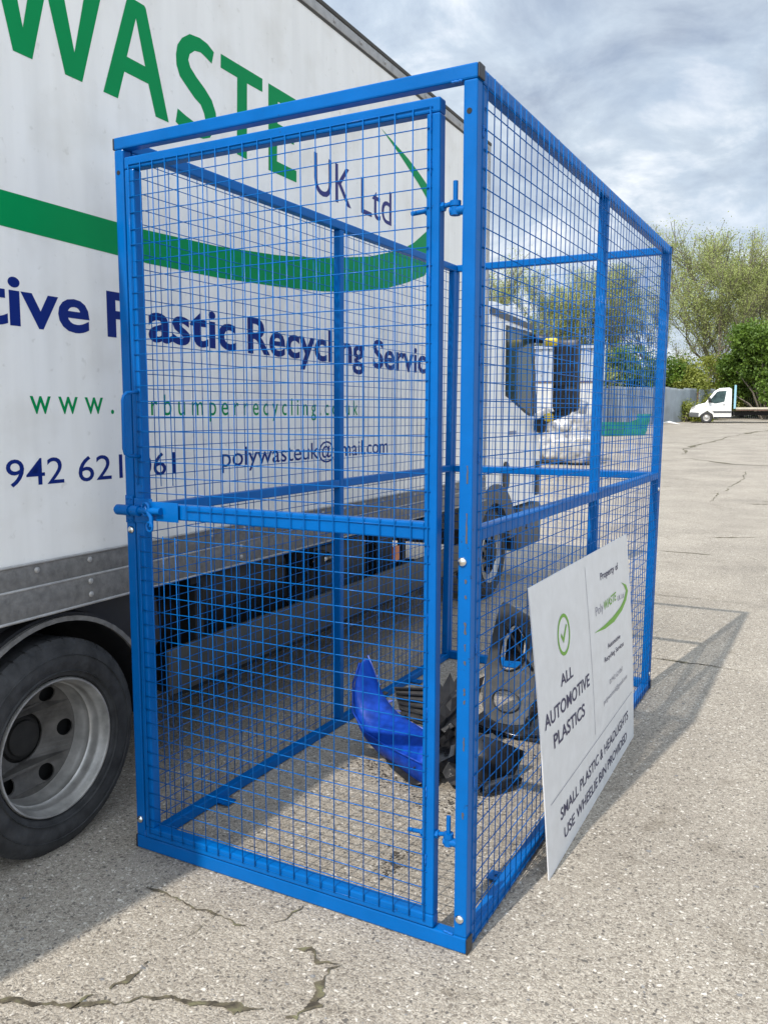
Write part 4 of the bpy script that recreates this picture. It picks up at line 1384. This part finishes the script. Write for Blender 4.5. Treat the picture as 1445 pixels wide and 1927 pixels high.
# grit and crumbs on the slab
def crumbs(name, spots, n, m, label, seed, r0=.002, r1=.007):
    rnd = random.Random(seed)
    mb = MB()
    for (cx, cy, sx, sy, wt) in spots:
        for _ in range(int(n * wt)):
            x, y = rnd.gauss(cx, sx), rnd.gauss(cy, sy)
            r_ = rnd.uniform(r0, r1) * (1 if rnd.random() < .85 else 1.8)
            a = rnd.uniform(0, PI)
            vs = []
            for k in range(5):
                b = a + 2 * PI * k / 5
                q = r_ * rnd.uniform(.6, 1.3)
                vs.append((x + q * math.cos(b), y + q * math.sin(b) * .8, gz(y) + .0005))
            vs.append((x, y, gz(y) + r_ * rnd.uniform(.25, .7)))
            mb.add(vs, [(k, (k + 1) % 5, 5) for k in range(5)])
    o = mb.build(name, m)
    tag(o, label, 'dirt', kind='stuff')
crumbs('dirt_crumbs', [(.87, .40, .025, .03, .5), (.885, .30, .02, .03, .35), (.40, 1.05, .05, .04, .8), (.56, .95, .06, .04, .7), (.78, .84, .06, .04, .7), (.92, .92, .05, .05, .6), (.95, .85, .06, .05, .4), (.60, 1.4, .2, .2, .5), (.9, 1.6, .15, .12, .9)], 130, 'dirt', 'dark oily crumbs of dirt around the scrap bumpers', 21)
crumbs('loose_grit', [(.5, -.45, .5, .25, 1.0), (1.5, .2, .5, .8, 1.0), (1.9, 1.5, .4, 1.0, .7), (.2, .5, .3, .6, .3)], 110, 'stone', 'loose grey stone chips scattered over the concrete slabs', 22, .002, .006)


# ------------------------------------------------------------------ things across the yard
def ray_pos(px, d):
    """ground position seen at photo column px, d metres out (used once to lay out the far yard)."""
    a = YAW + math.atan((px - 722.5) / 1580.5 * 1.007)
    return 2.19 + d * math.sin(a), -2.145 + d * math.cos(a)


# shed with steel cladding over a white wall
SH = empty('storage_shed', (-10.3, 41.2, gz(41.2)), .28)
tag(SH, 'grey steel clad shed on a white rendered base behind the lorry cab', 'shed')
MB().box(-14, 1.5, 0, 9, -.3, 2.55).build('base_wall', 'wallw', SH)
MB().box(-14.1, 1.6, -.06, 9, 2.55, 2.63).build('base_sill', 'brown', SH)
for k in range(44):
    x = -13.9 + k * .355
    if x > 1.4: break
    mb = MB(); mb.box(x, x + .33, -.045 - (.03 if k % 2 else 0), .0, 2.632, 4.28 + 0)
    mb.build('cladding_panel', 'steelw', SH)
MB().box(-14.2, 1.7, -.18, 9.2, 4.281, 4.42).build('roof_edge', 'steelw', SH)
MB().box(1.502, 1.56, .05, 9, 2.632, 4.28).build('gable_wall', 'brown', SH)
MB().box(1.35, 1.60, -.12, -.02, -.3, 2.545).build('corner_post', 'yellow', SH)

# boundary fence: overlapping steel sheets
def sheet_fence(p0, p1, h, nm, label, n, m='fence', seed=1, cat='fence'):
    a, b = Vector(p0), Vector(p1)
    d = b - a
    root = empty(nm, (a.x, a.y, 0), math.atan2(d.y, d.x))
    tag(root, label, cat)
    L_ = d.length
    rnd = random.Random(seed)
    for k in range(n):
        x0 = L_ * k / n; x1 = L_ * (k + 1) / n
        yy = a.y + d.y * (k + .5) / n
        z = gz(yy)
        hh = h + rnd.uniform(-.07, .07)
        mb = MB(); rc = MB()
        nn = 6
        w_ = (x1 - x0) / nn
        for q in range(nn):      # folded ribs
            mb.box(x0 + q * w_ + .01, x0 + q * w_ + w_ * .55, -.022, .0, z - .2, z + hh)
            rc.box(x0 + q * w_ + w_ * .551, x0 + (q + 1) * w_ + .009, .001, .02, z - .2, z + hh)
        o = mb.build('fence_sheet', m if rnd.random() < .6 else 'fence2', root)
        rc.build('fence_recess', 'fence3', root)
        MB().box(x0 - .05, x0 + .05, .021, .10, z - .2, z + hh - .1).build('fence_post', 'brown', root)
    MB().box(0, L_, .101, .14, gz(a.y + d.y * .5) + h * .3, gz(a.y + d.y * .5) + h * .3 + .05).build('fence_rail', 'brown', root)
    return root


fa = ray_pos(1095, 47); fb = ray_pos(1300, 66)
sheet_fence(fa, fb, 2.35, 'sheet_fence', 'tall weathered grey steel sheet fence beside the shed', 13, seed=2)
fc = ray_pos(1304, 67); fd = ray_pos(1345, 72)
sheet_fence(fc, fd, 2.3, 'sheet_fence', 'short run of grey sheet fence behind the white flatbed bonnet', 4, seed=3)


def palisade(p0, p1, h):
    a, b = Vector(p0), Vector(p1); d = b - a; L_ = d.length
    root = empty('palisade_fence', (a.x, a.y, 0), math.atan2(d.y, d.x))
    tag(root, 'dark steel palisade fence with pointed pales behind the white flatbed', 'fence')
    n = int(L_ / .15)
    me = None
    for k in range(n):
        x = k * .15
        z = gz(a.y + d.y * k / n)
        if me is None:
            o = MB().box(-.035, .035, 0, .015, 0, h - .12).prism([(0, h - .12), (.015, h - .12), (.0075, h)], -.012, .012).build('pale', 'pale', root)
            me = o.data
        else:
            o = new_obj('pale', me, None, root)
        o.location = (x, 0, z)
    for zz in (.4, h - .45):
        MB().box(0, L_, .016, .06, gz(a.y) + zz, gz(a.y) + zz + .06).build('fence_rail', 'pale', root)
    return root


palisade(ray_pos(1347, 73), ray_pos(1530, 73), 2.4)

# heap of clear plastic bags full of scrap: each bag its own thing
def bag(cx, cy, cz, rx, ry, rz, seed, label):
    bm = bmesh.new()
    bmesh.ops.create_icosphere(bm, subdivisions=4, radius=1)
    rnd = np.random.default_rng(seed)
    dirs = rnd.normal(size=(26, 3)); dirs /= np.linalg.norm(dirs, axis=1)[:, None]
    amp = rnd.uniform(.04, .16, 26)
    fr = rnd.uniform(4, 9, 26)
    for v in bm.verts:
        p = np.array(v.co)
        s_ = 1.0
        for dd, a, f in zip(dirs, amp, fr):
            s_ += a * .22 * math.sin(f * float(p @ dd) + a * 50)
        q = np.sign(p) * np.abs(p) ** .72 * s_
        v.co = (q[0] * rx, q[1] * ry, max(q[2] * rz, -rz * .9))
    o = MB().bm(bm).build('scrap_bag', 'film', None, auto=55)
    o.location = (cx, cy, cz)
    o.rotation_euler = (0, 0, rnd.uniform(0, 3))
    tag(o, label, 'bag', 'bags of scrap plastic heaped in the yard')
    return o


def bag_at(px, d, zc, r_, seed, label, rz=None):
    x, y = ray_pos(px, d)
    bag(x, y, gz(y) + zc, r_, r_ * .9, rz or r_ * .8, seed, label)


bag_at(1088, 23.4, .42, .52, 1, 'clear plastic bag of pale scrap at the heap foot, next to the middle cage post')
bag_at(1048, 23.6, .44, .54, 2, 'clear plastic bag of scrap at the foot of the heap, below the wing mirror')
bag_at(1000, 23.8, .44, .55, 3, 'clear plastic bag of scrap at the foot of the heap, behind the cab bumper')
bag_at(1092, 24.6, .95, .50, 4, 'bulging white bag on the upper layer of the heap, beside the middle post')
bag_at(1050, 24.7, 1.05, .55, 5, 'bulging pale bag on the upper layer, right below the lower mirror arm')
bag_at(1006, 24.8, 1.08, .55, 6, 'pale bag on the upper layer of the heap, half hidden by the cab')
bag_at(1072, 25.6, 1.42, .42, 7, 'white topmost bag of the scrap heap in front of the shed')

# green plastic tub tipped by the fence
x, y = ray_pos(1160, 41)
GT = empty('plastic_trough', (x, y, gz(y)), .75)
tag(GT, 'green plastic trough with a raised end lying before the grey fence', 'trough')
mb = MB(); mb.prism([(-.5, 0), (.5, 0), (.55, .62), (.5, .62), (.44, .05), (-.44, .05), (-.5, .62), (-.55, .62)], -1.05, 1.0); o_ = mb.build('trough_shell', 'gplast', GT)
mb = MB(); mb.add([(1.0, -.5, 0), (1.0, .5, 0), (1.25, .55, 1.0), (1.25, -.55, 1.0), (1.04, -.5, 0), (1.04, .5, 0), (1.29, .55, 1.0), (1.29, -.55, 1.0)], [(0, 1, 2, 3), (7, 6, 5, 4), (0, 3, 7, 4), (1, 5, 6, 2), (2, 6, 7, 3)]); mb.build('raised_end', 'gplast', GT)
mb = MB(); mb.add([(1.0, -.5, 0.02), (.2, -.5, .62), (1.24, -.55, .98)], [(0, 1, 2)]); mb.build('side_gusset', 'gplast', GT)

# parked white flatbed
x0, y0 = ray_pos(1288, 60)
x1, y1 = ray_pos(1445, 60)
VAN = empty('flatbed_van', (x0, y0, gz(y0)), math.atan2(y1 - y0, x1 - x0))
VAN.scale = (1.06, 1.06, 1.06)
tag(VAN, 'white flatbed van with pale blue headboard parked by the far trees', 'van')
def vprism(name, poly, w0, w1, m, parent=VAN, bev=0):
    """(x, z) side profile, extruded across Y."""
    n = len(poly)
    bm = bmesh.new()
    a = [bm.verts.new((u, w0, v)) for u, v in poly]
    bm.faces.new(a)
    ex = bmesh.ops.extrude_face_region(bm, geom=bm.faces[:])
    bmesh.ops.translate(bm, vec=(0, w1 - w0, 0), verts=[g for g in ex['geom'] if isinstance(g, bmesh.types.BMVert)])
    if bev: bmesh.ops.bevel(bm, geom=[e for e in bm.edges if abs(e.verts[0].co.y - e.verts[1].co.y) < 1e-5], offset=bev, segments=3, profile=.5, affect='EDGES')
    return MB().bm(bm).build(name, m, parent, auto=40)
vprism('cab_shell', [(.06, .42), (.02, .70), (.10, .95), (.42, 1.13), (.92, 1.27), (1.42, 1.98), (1.72, 2.16), (2.28, 2.19), (2.42, 2.10), (2.46, .32), (1.42, .32), (1.36, .55), (1.05, .76), (.72, .55), (.60, .38)], 0, 1.85, 'white', bev=.05)
vprism('side_window', [(1.08, 1.30), (1.55, 1.92), (1.68, 1.98), (2.12, 2.0), (2.02, 1.33), (1.55, 1.22)], -.012, -.002, 'glass')
vprism('windscreen', [(.95, 1.30), (.99, 1.29), (1.45, 1.96), (1.41, 1.97)], .12, 1.73, 'glass')
vprism('front_bumper', [(.0, .40), (-.04, .62), (.10, .70), (.58, .66), (.55, .36)], -.01, 1.86, 'greyp', bev=.03)
vprism('headlamp', [(.08, .84), (.10, .96), (.34, 1.09), (.38, 1.02), (.20, .88)], -.012, .05, 'alu')
vprism('side_strip', [(1.44, .62), (2.44, .62), (2.44, .76), (1.36, .76)], -.014, .0, 'greyp')
vprism('door_handle', [(1.92, 1.12), (2.08, 1.12), (2.08, 1.16), (1.92, 1.16)], -.03, -.001, 'blackp')
vprism('door_mirror', [(1.10, 1.26), (1.06, 1.56), (1.22, 1.60), (1.26, 1.28)], -.24, -.05, 'blackp', bev=.02)
vprism('door_seam', [(1.30, .62), (1.315, .62), (1.48, 1.25), (1.465, 1.25)], -.006, -.001, 'greyp')
vprism('door_seam', [(2.20, .62), (2.215, .62), (2.215, 2.02), (2.20, 2.02)], -.006, -.001, 'greyp')
vprism('sill', [(1.44, .30), (2.46, .30), (2.46, .40), (1.44, .40)], -.012, .0, 'blackp')
vprism('side_repeater', [(.92, 1.00), (1.00, 1.00), (1.00, 1.04), (.92, 1.04)], -.012, .0, 'amber')
vprism('headboard', [(2.56, .90), (2.56, 2.34), (2.68, 2.34), (2.68, .90)], -.08, 1.93, 'cyan')
vprism('load_bed', [(2.69, .86), (2.69, .98), (6.9, .98), (6.9, .86)], -.10, 1.95, 'timber')
vprism('bed_edge', [(2.69, .78), (2.69, .858), (6.9, .858), (6.9, .78)], -.06, 1.90, 'brown')
vprism('chassis', [(2.47, .48), (2.47, .74), (6.8, .74), (6.8, .52)], .5, 1.35, 'under')
for cx in (1.02, 5.68):
    for yy in (0.0, 1.62):
        wv = empty('wheel', (cx, yy, .35), 0, VAN)
        def ly(prof, n=28):
            vs = [(r * math.cos(2 * PI * k / n), y_, r * math.sin(2 * PI * k / n)) for y_, r in prof for k in range(n)]
            fs = [(i * n + k, i * n + (k + 1) % n, (i + 1) * n + (k + 1) % n, (i + 1) * n + k) for i in range(len(prof) - 1) for k in range(n)]
            return vs, fs
        mb = MB(); mb.add(*ly([(.02, .20), (-.005, .24), (-.01, .30), (.02, .348), (.10, .352), (.2, .348), (.22, .30), (.2, .2)])); mb.build('tyre', 'tyre', wv, auto=40)
        mb = MB(); mb.add(*ly([(.02, .20), (.0, .21), (.03, .18), (.05, .15), (.02, .10), (.0, .06), (-.01, 0)])); mb.build('rim', 'rim', wv, auto=40)

# scrap of litter by the fence
x, y = ray_pos(1252, 57)
mb = MB(); rnd = random.Random(2)
mb.add([(-.5, -.1, .02), (-.1, -.2, .14), (.35, -.15, .05), (.5, .1, .02), (.1, .2, .16), (-.3, .15, .08), (0, 0, .22)], [(0, 1, 6), (1, 2, 6), (2, 3, 6), (3, 4, 6), (4, 5, 6), (5, 0, 6)])
o = mb.build('litter_sack', 'litter', None); o.location = (x, y, gz(y)); o.scale = (1.4, 1, 1)
tag(o, 'crumpled white sack on the ground by the fence foot', 'litter')


# ------------------------------------------------------------------ trees
def grow(rnd, h, spread, levels, n0, upness, trunk_r, trunk_f=.3):
    """returns branch list [(p0, p1, r0, r1)] and twig tips."""
    br, tips = [], []

    def rec(p, d, L_, r_, lev):
        segs = 3
        q = p
        rr = r_
        for s_ in range(segs):
            d2 = (d + Vector((rnd.gauss(0, .12), rnd.gauss(0, .12), rnd.gauss(.03, .06) * upness))).normalized()
            q2 = q + d2 * (L_ / segs)
            r2 = rr * (.86 if lev else .92)
            br.append((q.copy(), q2.copy(), rr, r2))
            if lev > 0 and lev >= levels - 1:
                tips.append((q2.copy(), lev))
            q, d, rr = q2, d2, r2
            if lev < levels:
                nb = n0 if s_ == segs - 1 else max(1, n0 - 2)
                for _ in range(nb):
                    a = rnd.uniform(0, 2 * PI)
                    tilt = rnd.uniform(.3, .75) * spread
                    side = Vector((math.cos(a), math.sin(a), 0))
                    nd = (d * math.cos(tilt) + side * math.sin(tilt) + Vector((0, 0, .25 * upness))).normalized()
                    rec(q, nd, L_ * rnd.uniform(.55, .78), rr * rnd.uniform(.45, .62), lev + 1)
        if lev == levels:
            tips.append((q.copy(), lev))
    rec(Vector((0, 0, 0)), Vector((rnd.gauss(0, .04), rnd.gauss(0, .04), 1)).normalized(), h * .42, trunk_r, 0)
    return br, tips


def branch_mesh(br, nmin=4):
    vs, fs = [], []
    for a, b, r0, r1 in br:
        d = (b - a)
        if d.length < 1e-4: continue
        d.normalize()
        u = d.cross(Vector((0, 0, 1)) if abs(d.z) < .95 else Vector((1, 0, 0))).normalized(); w = d.cross(u)
        n = 6 if r0 > .06 else nmin
        base = len(vs)
        for p, r_ in ((a, r0), (b, r1)):
            for k in range(n):
                t = 2 * PI * k / n
                vs.append(tuple(p + (u * math.cos(t) + w * math.sin(t)) * max(r_, .022)))
        for k in range(n): fs.append((base + k, base + (k + 1) % n, base + n + (k + 1) % n, base + n + k))
    me = bpy.data.meshes.new('trunk'); me.from_pydata(vs, [], fs)
    return me


def leaf_mesh(centres, per, spread, size, rng, flat=.8):
    c = np.repeat(np.array(centres), per, axis=0)
    n = len(c)
    c = c + rng.normal(size=(n, 3)) * np.array([spread, spread, spread * flat])
    s_ = rng.uniform(size * .6, size * 1.3, n)[:, None]
    a = rng.normal(size=(n, 3)); a /= np.linalg.norm(a, axis=1)[:, None]
    b = rng.normal(size=(n, 3)); b -= a * (a * b).sum(1)[:, None]; b /= np.linalg.norm(b, axis=1)[:, None]
    v = np.stack([c - a * s_ * .5, c + b * s_ * .32, c + a * s_ * .5, c - b * s_ * .32], 1).reshape(-1, 3)
    f = np.arange(4 * n).reshape(-1, 4)
    me = bpy.data.meshes.new('crown'); me.from_pydata(v.tolist(), [], f.tolist())
    return me


def tree_proto(seed, h, spread, levels, n0, upness, tr, leaf, per, lspread, lsize):
    rnd = random.Random(seed)
    br, tips = grow(rnd, h, spread, levels, n0, upness, tr)
    top = max(max(b.z for a, b, _, _ in br), .1)
    k = h / top
    br = [(a * k, b * k, r0, r1) for a, b, r0, r1 in br]
    tips = [tuple(p * k) for p, l in tips if (p * k).z > h * .16]
    tm = branch_mesh(br)
    tm.materials.append(M['bark'])
    lm = leaf_mesh(tips, per, lspread, lsize, np.random.default_rng(seed))
    lm.materials.append(M[leaf])
    return tm, lm


P_A = tree_proto(101, 18, .95, 4, 3, 1.0, .26, 'leafA', 10, .34, .14)
P_B = tree_proto(207, 18, .85, 4, 3, 1.1, .24, 'leafB', 8, .32, .14)
P_C = tree_proto(303, 18, 1.05, 4, 3, .9, .26, 'leafA', 8, .34, .14)


def tree(proto, px, d, h, label, rz, group='spring trees behind the fence', name='spring_tree', wide=1.0):
    x, y = ray_pos(px, d)
    t = empty(name, (x, y, gz(y) - .2), rz)
    o = new_obj('trunk', proto[0], None, t)
    c = new_obj('crown', proto[1], None, t)
    s_ = h / 18
    t.scale = (s_ * wide, s_ * wide, s_)
    tag(t, label, 'tree', group)
    return t


tree(P_A, 1300, 82, 15.6, 'pale green spring tree rising just beside the cage corner', .3, wide=.95)
tree(P_C, 1376, 84, 18.2, 'tallest pale spring tree standing behind the white flatbed cab', 1.9, wide=1.05)
tree(P_B, 1462, 82, 17.8, 'pale spring tree at the picture edge above the dense green tree', 4.0, wide=1.05)
tree(P_B, 1340, 92, 15.5, 'thin spring tree standing further back in the gap between two taller trees', 2.2)
tree(P_B, 1232, 78, 13.8, 'spring tree seen through the mesh beside the rear cage post', 5.2, wide=1.0)
tree(P_A, 1172, 74, 13.0, 'spring tree seen through the mesh above the dark bushes', 3.1, wide=1.05)
tree(P_C, 1108, 72, 13.4, 'spring tree seen through the mesh left of the middle cage post', .8)
tree(P_B, 1042, 70, 12.4, 'spring tree above the yellow mirror cover, seen through the mesh', 2.7, wide=1.05)
tree(P_A, 975, 68, 11.8, 'spring tree above the lorry cab roof, seen through the mesh', 1.2, wide=1.1)
tree(P_C, 905, 68, 12.4, 'spring tree mostly hidden behind the front of the lorry box', 4.4, wide=1.1)


def bushy(name, px, d, h, w, leaf, label, seed, n=420, per=14, lsize=.26, group=None):
    """dense shrub or broad tree: limbs reaching leaf clumps spread through the crown's volume."""
    rnd = random.Random(seed); rng = np.random.default_rng(seed)
    x, y = ray_pos(px, d)
    t = empty(name, (x, y, gz(y) - .1))
    lobes = [(rng.uniform(-w * .32, w * .32), rng.uniform(-w * .25, w * .25), rng.uniform(h * .10, h * .80), rng.uniform(.20, .40)) for _ in range(17)]
    cs_ = []
    while len(cs_) < n:
        lx, ly_, lz, lr = lobes[rng.integers(len(lobes))]
        v = rng.normal(size=3); v /= np.linalg.norm(v)
        rr = rng.uniform(.65, 1.05) * lr
        p = (lx + v[0] * rr * w * .5, ly_ + v[1] * rr * w * .45, lz + v[2] * rr * h * .45)
        if p[2] > .12: cs_.append(p)
    mb = MB()
    for k in range(16):
        p = cs_[rng.integers(n)]
        mb.tube([(rnd.uniform(-.15, .15), rnd.uniform(-.15, .15), 0), (p[0] * .4, p[1] * .4, p[2] * .55), p], .09, 5, r1=.02)
    mb.build('trunk', 'bark', t)
    lm = leaf_mesh(cs_, per, .24, lsize, rng)
    new_obj('crown', lm, leaf, t)
    tag(t, label, 'tree' if 'tree' in name else 'bush', group)
    return t


bushy('leafy_tree', 1428, 70, 8.6, 8.6, 'leafC', 'dense dark green tree behind the flatbed load bed', 41, 1300, 26, .22)
bushy('leafy_tree', 1505, 71, 8.2, 7.0, 'leafC', 'dense dark green tree next to the palisade fence end', 42, 800, 26, .22)
bushy('bush', 1290, 69, 5.2, 5.5, 'leafD', 'yellow green bush over the fence right of the cage', 43, 480, 26, .18, 'bushes along the boundary fence')
bushy('bush', 1345, 72, 5.6, 5.0, 'leafD', 'yellow green bush above the flatbed bonnet', 44, 480, 26, .18, 'bushes along the boundary fence')
bushy('bush', 1385, 75, 5.2, 5.0, 'leafB', 'olive bush between the flatbed headboard and the dark tree', 45, 420, 26, .18, 'bushes along the boundary fence')
bushy('bush', 1225, 70, 6.2, 6.0, 'leafC', 'dark bush seen through the mesh beside the rear cage post', 46, 520, 24, .2, 'bushes along the boundary fence')
bushy('bush', 1165, 66, 6.2, 6.2, 'leafC', 'dark bush seen through the mesh above the green trough', 47, 520, 24, .2, 'bushes along the boundary fence')
bushy('bush', 1100, 64, 6.0, 6.0, 'leafB', 'olive bush behind the shed roof by the middle cage post', 48, 420, 24, .19, 'bushes along the boundary fence')
bushy('bush', 1445, 79, 6.0, 9.0, 'leafC', 'broad dark bush filling the gap behind the palisade fence', 49, 520, 16, .36, 'bushes along the boundary fence')
bushy('weed_clump', 1277, 63, 1.7, 2.2, 'leafD', 'straggly weeds growing up the end of the sheet fence', 50, 120, 12, .16)
bushy('weed_clump', 1297, 63.5, .7, 2.6, 'leafD', 'low weeds in front of the flatbed bumper', 51, 110, 12, .14)

# low wooded bank closing the view behind the trees
mb = MB()
rngb = random.Random(9)
cols = list(range(500, 1900, 25))
rowv = []
for px in cols:
    x, y = ray_pos(px, 120)
    rowv.append((x, y, gz(y) + 1.5 + 1.0 * rngb.random()))
vs = [(x, y, gz(y) - .5) for x, y, z in rowv] + rowv + [(x - 3, y + 14, z + .5) for x, y, z in rowv]
n = len(cols)
mb.add(vs, [(i, i + 1, n + i + 1, n + i) for i in range(n - 1)] + [(n + i, n + i + 1, 2 * n + i + 1, 2 * n + i) for i in range(n - 1)])
o = mb.build('bank', 'hill', None)
tag(o, 'low green bank beyond the trees at the yard edge', 'bank', kind='structure')
